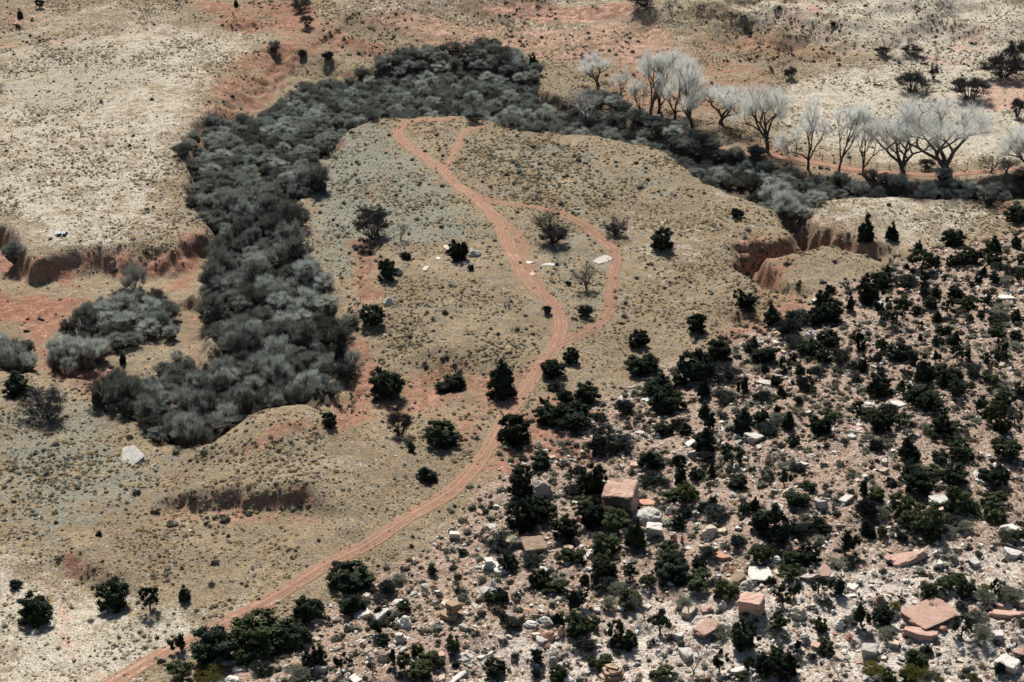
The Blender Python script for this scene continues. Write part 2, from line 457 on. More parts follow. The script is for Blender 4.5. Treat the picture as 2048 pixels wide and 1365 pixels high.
def ground_material():
    m, nt, b = lin_mat("desert_ground")
    co = N(nt, "ShaderNodeTexCoord").outputs['Object']
    A = N(nt, "ShaderNodeAttribute", attribute_name="soil")
    sp = N(nt, "ShaderNodeSeparateColor")
    nt.links.new(A.outputs['Color'], sp.inputs[0])
    B = N(nt, "ShaderNodeAttribute", attribute_name="soil2")
    sp2 = N(nt, "ShaderNodeSeparateColor")
    nt.links.new(B.outputs['Color'], sp2.inputs[0])
    red, sage, pale = sp.outputs[0], sp.outputs[1], sp.outputs[2]
    tal, lit = sp2.outputs[0], sp2.outputs[1]
    n1 = noise(nt, co, 0.06, 5)
    n2 = noise(nt, co, 0.5, 5, 0.65)
    n3 = noise(nt, co, 2.2, 3, 0.7)
    n4 = noise(nt, co, 6.5, 2, 0.7)
    nb = noise(nt, co, 0.17, 4, .6)
    jit = math_(nt, 'MULTIPLY', math_(nt, 'SUBTRACT', n2, 0.5), 1.5)
    jit = math_(nt, 'ADD', jit, math_(nt, 'MULTIPLY', math_(nt, 'SUBTRACT', nb, 0.5), 1.2))
    jit = math_(nt, 'ADD', jit, math_(nt, 'MULTIPLY', math_(nt, 'SUBTRACT', n3, 0.5), 0.9))
    def fac(v, lo=0.3, hi=0.7, k=1.0):
        return rampf(nt, math_(nt, 'ADD', v, math_(nt, 'MULTIPLY', jit, k)), lo, hi)
    grass = mixc(nt, rampf(nt, n1, 0.35, 0.65), (.265, .195, .115), (.375, .29, .178))
    grass = mixc(nt, rampf(nt, n2, 0.38, 0.68), grass, (.26, .215, .16))
    grass = mixc(nt, fac(pale, .25, .85), grass, (.56, .495, .385))
    grass = mixc(nt, fac(sage, .3, .9), grass, (.255, .25, .195))
    redc = mixc(nt, rampf(nt, n2, .3, .7), (.27, .12, .075), (.42, .225, .15))
    palered = mixc(nt, fac(pale, .2, .8), redc, (.58, .37, .275))
    talc = mixc(nt, rampf(nt, n3, .35, .62), (.29, .195, .14), (.45, .34, .262))
    talc = mixc(nt, fac(pale, .3, .9), talc, (.68, .59, .495))
    c = mixc(nt, fac(tal, .35, .65), grass, talc)
    c = mixc(nt, math_(nt, 'MULTIPLY', fac(red, .34, .82, 1.1), .95), c, palered)
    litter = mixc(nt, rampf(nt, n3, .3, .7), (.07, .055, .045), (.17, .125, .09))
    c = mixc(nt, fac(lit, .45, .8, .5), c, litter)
    spk = rampf(nt, n4, .34, .66, .5, 1.3)
    spk2 = rampf(nt, n3, .3, .7, .68, 1.2)
    mul = math_(nt, 'MULTIPLY', spk, spk2)
    vm = N(nt, "ShaderNodeVectorMath", operation='SCALE')
    nt.links.new(c, vm.inputs[0])
    nt.links.new(mul, vm.inputs['Scale'])
    nt.links.new(vm.outputs[0], b.inputs['Base Color'])
    bump(nt, b, math_(nt, 'ADD', n4, math_(nt, 'MULTIPLY', n3, 1.6)), 0.22, 0.8)
    return m

def np_mesh(name, V, F, mat=None, smooth=False):
    V = np.asarray(V, np.float32)
    F = np.asarray(F, np.int32)
    me = bpy.data.meshes.new(name)
    k = F.shape[1]
    me.vertices.add(len(V))
    me.vertices.foreach_set("co", V.ravel())
    me.loops.add(F.size)
    me.loops.foreach_set("vertex_index", F.ravel())
    me.polygons.add(len(F))
    me.polygons.foreach_set("loop_start", np.arange(0, F.size, k, dtype=np.int32))
    me.polygons.foreach_set("use_smooth", np.full(len(F), smooth))
    me.update(calc_edges=True)
    if mat:
        me.materials.append(mat)
    return me

def link(name, data, parent=None, loc=(0, 0, 0), rot=(0, 0, 0), sc=(1, 1, 1)):
    o = bpy.data.objects.new(name, data)
    COL.objects.link(o)
    o.location, o.rotation_euler, o.scale = loc, rot, sc
    if parent:
        o.parent = parent
    return o

def tag(o, label=None, cat=None, group=None, kind=None):
    for k, v in (('label', label), ('category', cat), ('group', group), ('kind', kind)):
        if v:
            o[k] = v
    return o

nx, ny = len(xs), len(ys)
idx = np.arange(nx * ny).reshape(nx, ny)
F = np.stack([idx[:-1, :-1], idx[1:, :-1], idx[1:, 1:], idx[:-1, 1:]], -1).reshape(-1, 4)
me = np_mesh("ground", np.stack([GX, GY, Z], -1).reshape(-1, 3), F, ground_material(), True)
for nm, chans in (("soil", (redC, sageC, paleC)), ("soil2", (talC, litC, roadm))):
    at = me.attributes.new(nm, 'FLOAT_COLOR', 'POINT')
    a = np.ones((nx * ny, 4), np.float32)
    for i, c in enumerate(chans):
        a[:, i] = bil(c, GX, GY).ravel()
    at.data.foreach_set("color", a.ravel())
ground = tag(link("ground", me), kind='structure', label="dry grassy valley floor with red banks and stony slope", cat="ground")

# ------------------------------------------------------------------ roads
def road_material(old=False):
    m, nt, b = lin_mat("red_dirt")
    co = N(nt, "ShaderNodeTexCoord").outputs['Object']
    uv = N(nt, "ShaderNodeAttribute", attribute_name="across")
    n1 = noise(nt, co, 0.35, 4)
    n2 = noise(nt, co, 2.5, 3, .7)
    c = mixc(nt, rampf(nt, n1, .3, .7), (.33, .165, .108), (.44, .25, .18)) if not old else mixc(nt, rampf(nt, n1, .3, .7), (.22, .10, .065), (.31, .155, .105))
    u = math_(nt, 'ABSOLUTE', uv.outputs['Fac'])
    j2 = math_(nt, 'MULTIPLY', math_(nt, 'SUBTRACT', n2, .5), .55)
    j1 = math_(nt, 'MULTIPLY', math_(nt, 'SUBTRACT', n1, .5), .5)
    uj = math_(nt, 'ADD', math_(nt, 'ADD', u, j2), j1)
    rut = rampf(nt, math_(nt, 'ABSOLUTE', math_(nt, 'SUBTRACT', uj, .52)), .14, .34)
    c = mixc(nt, math_(nt, 'MULTIPLY', rut, .85), c, (.25, .15, .10))
    edge = rampf(nt, uj, .78, 1.0)
    c = mixc(nt, edge, c, (.24, .17, .105))
    c = mixc(nt, rampf(nt, n2, .25, .75, 0, .4), c, (.27, .155, .105))
    c = mixc(nt, rampf(nt, noise(nt, co, .12, 3), .45, .7, 0, .45), c, (.26, .15, .10))
    nt.links.new(c, b.inputs['Base Color'])
    bump(nt, b, n2, .1, .5)
    return m
RM, RM2 = road_material(), road_material(True)

def ribbon(name, P, width, mat, lift, ends=True):
    n = len(P)
    T = np.gradient(P, axis=0)
    T /= np.linalg.norm(T, axis=1)[:, None] + 1e-9
    R = np.stack([T[:, 1], -T[:, 0]], 1)
    us = np.array([-1.12, -1, -.8, -.62, -.5, -.36, -.18, 0, .18, .36, .5, .62, .8, 1, 1.12])
    prof = np.array([-.30, -.06, 0, -.07, -.09, -.06, .0, .02, .0, -.06, -.09, -.07, 0, -.06, -.30])
    V = np.zeros((n, len(us), 3))
    wob = 1 + 0.30 * fbm(np.arange(n) * .6, np.zeros(n), 5, 4, int(width * 100), .7)
    for k, (u, p) in enumerate(zip(us, prof)):
        xy = P + R * (u * width / 2 * wob)[:, None]
        V[:, k, :2] = xy
        V[:, k, 2] = zgrid(xy[:, 0], xy[:, 1]) + lift + p
    # smooth height along so that it reads as a graded track
    for _ in range(2):
        V[1:-1, 1:-1, 2] = (V[:-2, 1:-1, 2] + V[1:-1, 1:-1, 2] * 2 + V[2:, 1:-1, 2]) / 4
    V[:2, :, 2] -= .2
    V[-2:, :, 2] -= .2
    m_ = len(us)
    idx = np.arange(n * m_).reshape(n, m_)
    F = np.stack([idx[:-1, :-1], idx[:-1, 1:], idx[1:, 1:], idx[1:, :-1]], -1).reshape(-1, 4)
    me = np_mesh(name, V.reshape(-1, 3), F[:, ::-1] if False else F, mat, True)
    at = me.attributes.new("across", 'FLOAT', 'POINT')
    at.data.foreach_set("value", np.tile(us, n).astype(np.float32))
    return link(name, me)
tag(ribbon("dirt_road", ROADXY['main'], 2.9, RM, 0.07), "red two-rut dirt road winding across the valley", "road", kind='structure')
tag(ribbon("dirt_track", ROADXY['loop'], 2.6, RM2, .06), "rough red side track looping right of the main road", "track", kind='structure')
tag(ribbon("dirt_track", ROADXY['spur'], 2.0, RM, .065), "short red spur making a triangle at the bend", "track", kind='structure')
tag(ribbon("dirt_track", ROADXY['old'], 2.1, RM2, .05), "worn old track beside the main road", "track", kind='structure')
tag(ribbon("dirt_road", ROADXY['ranch'], 2.4, RM, .12), "red dirt road under the bare cottonwoods", "road", kind='structure')

# ------------------------------------------------------------------ materials for things
def var_mat(name, c1, c2, scale=2.0, rough=.9, bumpd=0.0, objrand=0.25, detail=4, spec=0.1):
    m, nt, b = lin_mat(name)
    b.inputs['Roughness'].default_value = rough
    b.inputs['Specular IOR Level'].default_value = spec
    co = N(nt, "ShaderNodeTexCoord").outputs['Object']
    nz = noise(nt, co, scale, detail, .65)
    c = mixc(nt, rampf(nt, nz, .3, .7), c1, c2)
    if objrand:
        oi = N(nt, "ShaderNodeObjectInfo").outputs['Random']
        k = rampf(nt, oi, 0, 1, 1 - objrand, 1 + objrand)
        vm = N(nt, "ShaderNodeVectorMath", operation='SCALE')
        nt.links.new(c, vm.inputs[0])
        nt.links.new(k, vm.inputs['Scale'])
        c = vm.outputs[0]
    nt.links.new(c, b.inputs['Base Color'])
    if bumpd:
        bump(nt, b, nz, bumpd, .8)
    return m

def leaf_mat(name, c1, c2, scale=1.0, objrand=.25, trans=.5):
    m = var_mat(name, c1, c2, scale, objrand=objrand, spec=.05)
    nt = m.node_tree
    b = nt.nodes["Principled BSDF"]
    col = b.inputs['Base Color'].links[0].from_socket
    tr = N(nt, "ShaderNodeBsdfTranslucent")
    nt.links.new(col, tr.inputs[0])
    mx = N(nt, "ShaderNodeMixShader")
    mx.inputs[0].default_value = trans
    nt.links.new(b.outputs[0], mx.inputs[1])
    nt.links.new(tr.outputs[0], mx.inputs[2])
    nt.links.new(mx.outputs[0], nt.nodes["Material Output"].inputs[0])
    return m

def rock_mat(name, c1, c2, varn, layers=0.0, shade_front=False):
    m, nt, b = lin_mat(name)
    tc = N(nt, "ShaderNodeTexCoord")
    geo = N(nt, "ShaderNodeNewGeometry")
    pos = geo.outputs['Position']
    n1 = noise(nt, pos, .9, 5, .65)
    n2 = noise(nt, pos, 4.5, 4, .7)
    c = mixc(nt, rampf(nt, n1, .3, .7), c1, c2)
    # weathering rind, lichen and stains in patches
    c = mixc(nt, rampf(nt, n2, .50, .70, 0, .85), c, varn)
    h = n2
    if layers:
        wv = N(nt, "ShaderNodeTexWave", bands_direction='Z')
        wv.inputs['Scale'].default_value = layers
        wv.inputs['Distortion'].default_value = 4
        wv.inputs['Detail'].default_value = 3
        nt.links.new(tc.outputs['Object'], wv.inputs['Vector'])
        c = mixc(nt, rampf(nt, wv.outputs['Fac'], .0, .3, .6, 0), c, varn)
        h = math_(nt, 'ADD', n2, math_(nt, 'MULTIPLY', wv.outputs['Fac'], .8))
    if shade_front:                                  # shade of the block's front put into its colour, speckled
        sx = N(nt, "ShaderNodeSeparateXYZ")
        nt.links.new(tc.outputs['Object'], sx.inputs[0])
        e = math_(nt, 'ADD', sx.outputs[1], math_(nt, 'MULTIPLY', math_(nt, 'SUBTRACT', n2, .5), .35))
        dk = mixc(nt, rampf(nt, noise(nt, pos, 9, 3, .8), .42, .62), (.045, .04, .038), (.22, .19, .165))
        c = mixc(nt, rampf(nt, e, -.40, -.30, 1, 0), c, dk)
    oi = N(nt, "ShaderNodeObjectInfo").outputs['Random']
    vm = N(nt, "ShaderNodeVectorMath", operation='SCALE')
    nt.links.new(c, vm.inputs[0])
    nt.links.new(rampf(nt, oi, 0, 1, .82, 1.12), vm.inputs['Scale'])
    nt.links.new(vm.outputs[0], b.inputs['Base Color'])
    bump(nt, b, h, .12, .9)
    return m
ROCKM = {
    'white': rock_mat("pale_sandstone", (.58, .54, .47), (.68, .64, .57), (.36, .34, .31)),
    'grey': rock_mat("grey_sandstone", (.42, .39, .34), (.55, .51, .45), (.20, .19, .18)),
    'pink': rock_mat("pink_sandstone", (.46, .285, .215), (.57, .39, .305), (.36, .22, .16)),
    'pink_shaded': rock_mat("pink_sandstone_shaded_front", (.46, .285, .215), (.57, .39, .305), (.30, .19, .14), 0, True),
    'tan': rock_mat("tan_sandstone", (.50, .40, .29), (.60, .50, .38), (.24, .18, .13)),
    'red': rock_mat("red_sandstone", (.42, .21, .135), (.52, .30, .21), (.30, .15, .10)),
    'brown': rock_mat("brown_varnished_sandstone", (.26, .18, .125), (.38, .28, .20), (.10, .075, .06)),
    'layered': rock_mat("layered_sandstone", (.42, .27, .17), (.54, .39, .27), (.13, .085, .06), 2.2),
    'ledge': rock_mat("layered_pale_sandstone", (.58, .52, .45), (.68, .62, .55), (.30, .25, .21), 2.6),
}
JM = var_mat("juniper_foliage", (.014, .021, .015), (.040, .050, .028), 1.2, objrand=.3, spec=.05)
JGM = var_mat("green_juniper_foliage", (.035, .047, .022), (.075, .085, .038), 1.5, objrand=.3, spec=.05)
SM = var_mat("dark_scrub_foliage", (.03, .038, .034), (.07, .077, .062), 1.5, objrand=.3, spec=.05)
WM = leaf_mat("grey_sage_foliage", (.16, .175, .13), (.29, .295, .225), 1.5, .25, .35)
YM = leaf_mat("yellow_green_foliage", (.10, .10, .025), (.19, .17, .05), 1.5, .2, .4)
TWM = leaf_mat("grey_brush_twigs", (.085, .093, .08), (.24, .25, .215), 1.3, .38, .28)
TWD = var_mat("dark_brush_twigs", (.07, .068, .065), (.13, .125, .115), 1.0, objrand=.25, spec=.05)
PALET = leaf_mat("pale_cottonwood_twigs", (.62, .63, .585), (.78, .785, .74), .5, .08, .5)
DEADW = var_mat("bleached_dead_wood", (.42, .40, .36), (.58, .55, .50), 1.5, objrand=.1)
BARK = var_mat("dark_bark", (.055, .045, .038), (.13, .11, .09), 3, bumpd=.05, objrand=.15)
BARKG = var_mat("grey_bark", (.16, .145, .125), (.30, .28, .25), 3, bumpd=.04, objrand=.15)
WOODP = var_mat("weathered_post_wood", (.10, .085, .07), (.22, .19, .16), 6)
WIRE = var_mat("rusty_wire", (.10, .08, .07), (.16, .12, .10), 6)

# ------------------------------------------------------------------ plant meshes (unit width)
def rdir(n, g):
    v = g.normal(size=(n, 3))
    return v / (np.linalg.norm(v, axis=1)[:, None] + 1e-9)

def quads(P, Nrm, size, g):
    """leaf-clump quads at P facing Nrm"""
    n = len(P)
    a = np.cross(Nrm, rdir(n, g))
    a /= np.linalg.norm(a, axis=1)[:, None] + 1e-9
    b = np.cross(Nrm, a)
    s = (size * g.uniform(.6, 1.3, n))[:, None]
    a, b = a * s, b * s * .8
    V = np.stack([P - a - b * .3, P + b * .3 - a * .1 - b, P + a + b * .2, P + b], 1).reshape(-1, 3)
    return V, np.arange(4 * n).reshape(-1, 4)

def slivers(P, D, length, width, g):
    n = len(P)
    a = np.cross(D, rdir(n, g))
    a /= np.linalg.norm(a, axis=1)[:, None] + 1e-9
    l = (length * g.uniform(.6, 1.3, n))[:, None]
    V = np.stack([P - a * width / 2, P + a * width / 2, P + D * l + a * width * .12, P + D * l - a * width * .12], 1).reshape(-1, 3)
    return V, np.arange(4 * n).reshape(-1, 4)

ICO = None
def ico(sub=1):
    bm = bmesh.new()
    bmesh.ops.create_icosphere(bm, subdivisions=sub, radius=1)
    V = np.array([v.co[:] for v in bm.verts])
    F = np.array([[v.index for v in f.verts] for f in bm.faces])
    bm.free()
    return V, F
ICV, ICF = ico(1)
ICF4 = np.concatenate([ICF, ICF[:, 2:3]], 1)      # triangles written as quads with a doubled corner are avoided below

class MB:
    """collects quad soups and tubes"""
    def __init__(s):
        s.V, s.F, s.M, s.n = [], [], [], 0
    def add(s, V, F, mi=0):
        s.M.append(np.full(len(F), mi, np.int32))
        s.V.append(np.asarray(V)); s.F.append(np.asarray(F) + s.n); s.n += len(V)
    def tube(s, P, R, k=5):
        P = np.asarray(P, float); R = np.asarray(R, float)
        n = len(P)
        T = np.gradient(P, axis=0)
        T /= np.linalg.norm(T, axis=1)[:, None] + 1e-9
        ref = np.array([0.31, 0.17, 0.93]) if abs(T[0][2]) < .9 else np.array([1.0, .1, 0])
        A = np.cross(T, ref); A /= np.linalg.norm(A, axis=1)[:, None] + 1e-9
        B = np.cross(T, A)
        an = np.arange(k) * 2 * math.pi / k
        V = P[:, None, :] + R[:, None, None] * (A[:, None, :] * np.cos(an)[None, :, None] + B[:, None, :] * np.sin(an)[None, :, None])
        idx = np.arange(n * k).reshape(n, k)
        j = np.roll(idx, -1, 1)
        F = np.stack([idx[:-1], j[:-1], j[1:], idx[1:]], -1).reshape(-1, 4)
        s.add(V.reshape(-1, 3), F)
    def mesh(s, name, mat, smooth=False, mat2=None):
        me = np_mesh(name, np.concatenate(s.V), np.concatenate(s.F), mat, smooth)
        if mat2:
            me.materials.append(mat2)
            me.polygons.foreach_set("material_index", np.concatenate(s.M))
        return me

def lump(mb, c, r, g, seg=7, mi=0):
    """closed irregular core that keeps a clump opaque"""
    rings = []
    for i in range(5):
        th = math.pi * (i + .5) / 5
        an = np.arange(seg) * 2 * math.pi / seg + i * .4
        rr = r * g.uniform(.75, 1.1, seg)
        rings.append(np.stack([np.sin(th) * np.cos(an) * rr, np.sin(th) * np.sin(an) * rr, np.cos(th) * rr], 1) + c)
    V = np.concatenate(rings)
    idx = np.arange(5 * seg).reshape(5, seg)
    j = np.roll(idx, -1, 1)
    F = np.stack([idx[:-1], j[:-1], j[1:], idx[1:]], -1).reshape(-1, 4)
    mb.add(V, F, mi)

def juniper_crown(seed, mat, shape='round', nclump=46, leaves=62, leaf=.032):
    g = np.random.default_rng(seed)
    mb = MB()
    C, R = [], []
    lobes = []
    if shape == 'lobed':
        lobes = [(g.uniform(-.28, .28), g.uniform(-.2, .2), g.uniform(.25, .5), g.uniform(.22, .34)) for _ in range(3)]
    for i in range(nclump):
        for _ in range(60):
            p = g.uniform(-.5, .5, 3) * (1, 1, 1)
            z = g.uniform(0, 1)
            if shape == 'round':
                rr = .46 * math.sqrt(max(0, 1 - ((z - .42) / .60) ** 2))
            elif shape == 'cone':
                rr = .44 * (1 - z) ** .62 * (1 if z > .12 else .75)
            elif shape == 'wide':
                rr = .48 * math.sqrt(max(0, 1 - ((z - .35) / .66) ** 2))
            elif shape == 'open':
                rr = .46 * math.sqrt(max(0, 1 - ((z - .62) / .42) ** 2))
            else:
                rr = 0
                l = lobes[i % 3]
                q = np.array([l[0], l[1], l[2]]) + rdir(1, g)[0] * l[3] * g.uniform(.3, 1)
                C.append(np.array([q[0], q[1], max(.06, q[2])])); R.append(g.uniform(.09, .15)); break
            d = math.hypot(p[0], p[1])
            if d < rr and (d > rr * .45 or g.random() < .3 or z > .7):
                C.append(np.array([p[0], p[1], z])); R.append(g.uniform(.09, .155)); break
    for c, r in zip(C, R):
        if shape != 'open' or g.random() < .6:
            lump(mb, c, r * .72, g)
        dr = rdir(leaves, g)
        dr[:, 2] = dr[:, 2] * .9 + .1
        P = c + dr * r * (g.uniform(.55, 1.12, leaves) ** .7)[:, None]
        P[:, 2] = np.maximum(P[:, 2], -.02)
        nr = dr + .7 * rdir(leaves, g)
        nr /= np.linalg.norm(nr, axis=1)[:, None]
        mb.add(*quads(P, nr, leaf, g))
    if shape in ('round', 'wide', 'cone'):
        lump(mb, np.array([0, 0, .36]), .33, g, 9)
    return mb.mesh("crown", mat)

def juniper_trunk(seed, bare=.0, mat=None):
    g = np.random.default_rng(seed)
    mb = MB()
    top = np.array([g.uniform(-.06, .06), g.uniform(-.06, .06), .55])
    P = np.array([[0, 0, -.08], [.01, 0, .12], top * .6, top])
    mb.tube(P, [.05, .042, .032, .015], 6)
    for _ in range(6):
        a, z = g.uniform(0, 6.28), g.uniform(.15, .4)
        s = np.array([0, 0, z]) + top * [z / .55, z / .55, 0]
        e = s + np.array([math.cos(a) * .3, math.sin(a) * .3, g.uniform(.1, .3)])
        mb.tube(np.array([s, (s + e) / 2 + [0, 0, -.03], e]), [.02, .015, .006], 4)
    return mb.mesh("trunk", mat or BARK, True)

def brush(seed, mat, npuff=30, nsl=95, length=.12, width=.013, up=.6, h=.8, pr=(.1, .19), core=False, mat3=None):
    """many-stemmed leafless or fine-leaved bush, unit width"""
    g = np.random.default_rng(seed)
    mb = MB()
    for i in range(npuff):
        a = g.uniform(0, 6.28)
        rr = .40 * math.sqrt(g.random())
        hh = h * math.sqrt(max(.05, 1 - (rr / .5) ** 2)) * g.uniform(.45, 1) * .86
        c = np.array([math.cos(a) * rr, math.sin(a) * rr, hh])
        r = g.uniform(*pr)
        base = np.array([c[0] * .25, c[1] * .25, 0])
        mb.tube(np.array([base, (base + c) / 2 + g.normal(size=3) * .03, c]), [.012, .009, .004], 3)
        if core:
            lump(mb, c * .86, r * .34, g, 6, 1)  # bark-dark lump, shade painted in behind the twigs
        dr = rdir(nsl, g)
        dr[:, 2] = np.abs(dr[:, 2]) * .8 + dr[:, 2] * .2
        P = c + dr * r * g.uniform(.05, .9, nsl)[:, None]
        D = dr * .8 + np.array([c[0] * .7, c[1] * .7, up]) + .45 * rdir(nsl, g)
        D /= np.linalg.norm(D, axis=1)[:, None]
        if mat3:
            q = g.random(len(P)) < .3
            mb.add(*slivers(P[~q], D[~q], length, width, g))
            mb.add(*slivers(P[q] + D[q] * length * .35, D[q], length * .9, width * .8, g), 2)
        else:
            mb.add(*slivers(P, D, length, width, g))
    if core:                                   # dark lumps that paint the shaded gaps low inside the bush
        for _ in range(5):
            a = g.uniform(0, 6.28)
            lump(mb, np.array([math.cos(a) * .17, math.sin(a) * .17, h * g.uniform(.1, .34)]), g.uniform(.12, .17), g, 7, 1)
    me = mb.mesh("foliage", mat, mat2=BARK)
    if mat3:
        me.materials.append(mat3)
    return me

def tree_bare(seed, height=17.0, spread=1.0, trunk_h=.2, r0=.5, limbs=4, lv=3, twigs=38, tl=1.7, tw=.035, lean=0.0, twig_mat=None, bark=None, updir=.55, whip=0.0):
    """trunk-and-limbs mesh plus fine-twig crown mesh, in metres"""
    g = np.random.default_rng(seed)
    mt, tips = MB(), []
    def grow(p, d, L, r, level):
        n = 5
        P, cur, dd = [p], p.copy(), d.copy()
        for i in range(n):
            dd = dd + g.normal(size=3) * .13 + np.array([0, 0, .07 * updir])
            dd /= np.linalg.norm(dd)
            cur = cur + dd * L / n
            P.append(cur.copy())
        R = np.linspace(r, r * .6, n + 1)
        mt.tube(np.array(P), R, 7 if level == 0 else (5 if level < 3 else 3))
        if level >= lv:
            tips.append((P[-1], dd)); tips.append((P[3], dd))
            return
        k = limbs if level == 0 else int(g.integers(2, 4))
        ph = g.uniform(0, 6.28)
        for i in range(k):
            a = ph + i * 6.283 / k + g.uniform(-.5, .5)
            side = np.array([math.cos(a), math.sin(a), 0])
            ang = (g.uniform(.35, .75) if level == 0 else g.uniform(.3, .8)) * spread
            nd = dd * math.cos(ang) + side * math.sin(ang) + np.array([0, 0, updir * .3])
            nd /= np.linalg.norm(nd)
            f = g.uniform(.62, .85) if level else g.uniform(1.1, 1.5)
            at = P[-1] if i < 2 else P[int(g.integers(3, 5))]
            grow(np.array(at), nd, L * f, r * (.62 if level else .58), level + 1)
        if level >= max(1, lv - 1):
            tips.append((P[-1], dd))
    L0 = height * trunk_h
    grow(np.array([0, 0, -.3]), np.array([lean, 0, 1.0]) / math.hypot(1, lean), L0, r0, 0)
    mc = MB()
    for p, d in tips:
        n = twigs
        D = d + .95 * rdir(n, g) + np.array([0, 0, updir * .6])
        D /= np.linalg.norm(D, axis=1)[:, None]
        P = p - d * .5 + g.normal(size=(n, 3)) * (.32 if lv < 4 else .5)
        mc.add(*slivers(P, D, tl, tw, g))
    V = np.concatenate(mt.V); top = np.percentile(np.concatenate([V[:, 2], np.concatenate(mc.V)[:, 2]]), 99.5)
    k = height / top
    for m_ in (mt, mc):
        m_.V = [v * k for v in m_.V]
    return mt.mesh("trunk", bark or BARK, True), mc.mesh("crown", twig_mat or PALET), k

# prototypes
JUN = {
    'J': [(juniper_crown(100 + i, JM, s), juniper_trunk(100 + i)) for i, s in enumerate(['round', 'round', 'wide', 'cone', 'lobed', 'round'])],
    'T': [(juniper_crown(120 + i, JM, s, 20, 60, .036), juniper_trunk(120 + i)) for i, s in enumerate(['open', 'open', 'lobed'])],
    'C': [(juniper_crown(130 + i, JM, 'cone'), juniper_trunk(130 + i)) for i in range(2)],
    'G': [(juniper_crown(140 + i, JGM, s, 34, 66, .036), juniper_trunk(140 + i)) for i, s in enumerate(['round', 'wide', 'lobed', 'open'])],
}
TWP = leaf_mat("frosty_brush_twigs", (.22, .24, .21), (.46, .48, .425), 1.3, .25, .3)
TWF = leaf_mat("white_brush_twigs", (.40, .425, .38), (.64, .66, .60), 1.3, .2, .35)
TWB = leaf_mat("brown_brush_twigs", (.06, .06, .052), (.17, .165, .14), 1.3, .3, .2)
SHR = {
    'F': [brush(260 + i, TWP, 40, 80, .15, .008, 1.1, .95, (.06, .12), True, TWF) for i in range(4)],
    'N': [brush(270 + i, TWB, 36, 75, .15, .0085, 1.1, .9, (.06, .125), True, TWM) for i in range(3)],
    'S': [brush(200 + i, SM, 30, 85, .10, .022, .4, .72, core=True) for i in range(4)],
    'W': [brush(210 + i, WM, 26, 90, .09, .022, .5, .7) for i in range(4)],
    'Y': [brush(220 + i, YM, 26, 90, .09, .022, .5, .7) for i in range(2)],
    'B': [brush(230 + i, TWM, 44, 78, .145, .0085, 1.0, .9, (.06, .125), True, TWP) for i in range(5)],
    'K': [brush(240 + i, TWD, 34, 75, .12, .014, .8, .85) for i in range(3)],
    'P': [brush(250 + i, DEADW, 26, 60, .26, .012, 1.6, .8, (.06, .1)) for i in range(1)],
}
for lst in SHR.values():
    for m_ in lst: m_.name = "bush"
COT = [tree_bare(300 + i, 17, 1.12, .2, .66, 4, 4, 56, 1.6, .026, twig_mat=PALET, updir=.45) for i in range(4)]
SLIM = [tree_bare(310 + i, 17, .85, .24, .56, 4, 4, 56, 1.5, .026, twig_mat=PALET, updir=.5) for i in range(3)]
DARKT = [tree_bare(320 + i, 6, 1.25, .18, .22, 4, 3, 16, .9, .025, twig_mat=TWD, updir=.3) for i in range(3)]
DEADT = [tree_bare(330 + i, 6, 1.1, .2, .15, 3, 3, 9, .7, .022, twig_mat=TWD, bark=BARKG, updir=.3) for i in range(3)]
WHITET = [tree_bare(340, 9, 1.35, .18, .3, 4, 3, 10, .8, .05, twig_mat=DEADW, bark=DEADW, updir=.2)]

# ------------------------------------------------------------------ placement
BLD = []
LANDMARKS = []        # (px, py, phrase)
def scale_at(x, y, z):
    return proj(x, y, z)[2]

def base_at(px, py):
    x, y = hit(px, py)
    return x, y, zat(x, y)

def place_tree(name, trunk, crown, x, y, z, sx, sz, rz, label, cat, group=None, trunk_sc=None, tilt=0.0):
    r = link(name, None, None, (x, y, z), (0, tilt, rz), (sx, sx, sz))
    r.empty_display_size = .5
    link("trunk", trunk, r)
    link("crown", crown, r)
    return tag(r, label, cat, group)

def put_bush(name, me, x, y, z, wdt, hgt, label, cat, group=None):
    o = link(name, me, None, (x, y, z - .05), (0, 0, rnd.uniform(0, 6.28)), (wdt * rnd.uniform(.95, 1.08), wdt * rnd.uniform(.9, 1.05), hgt))
    return tag(o, label, cat, group)

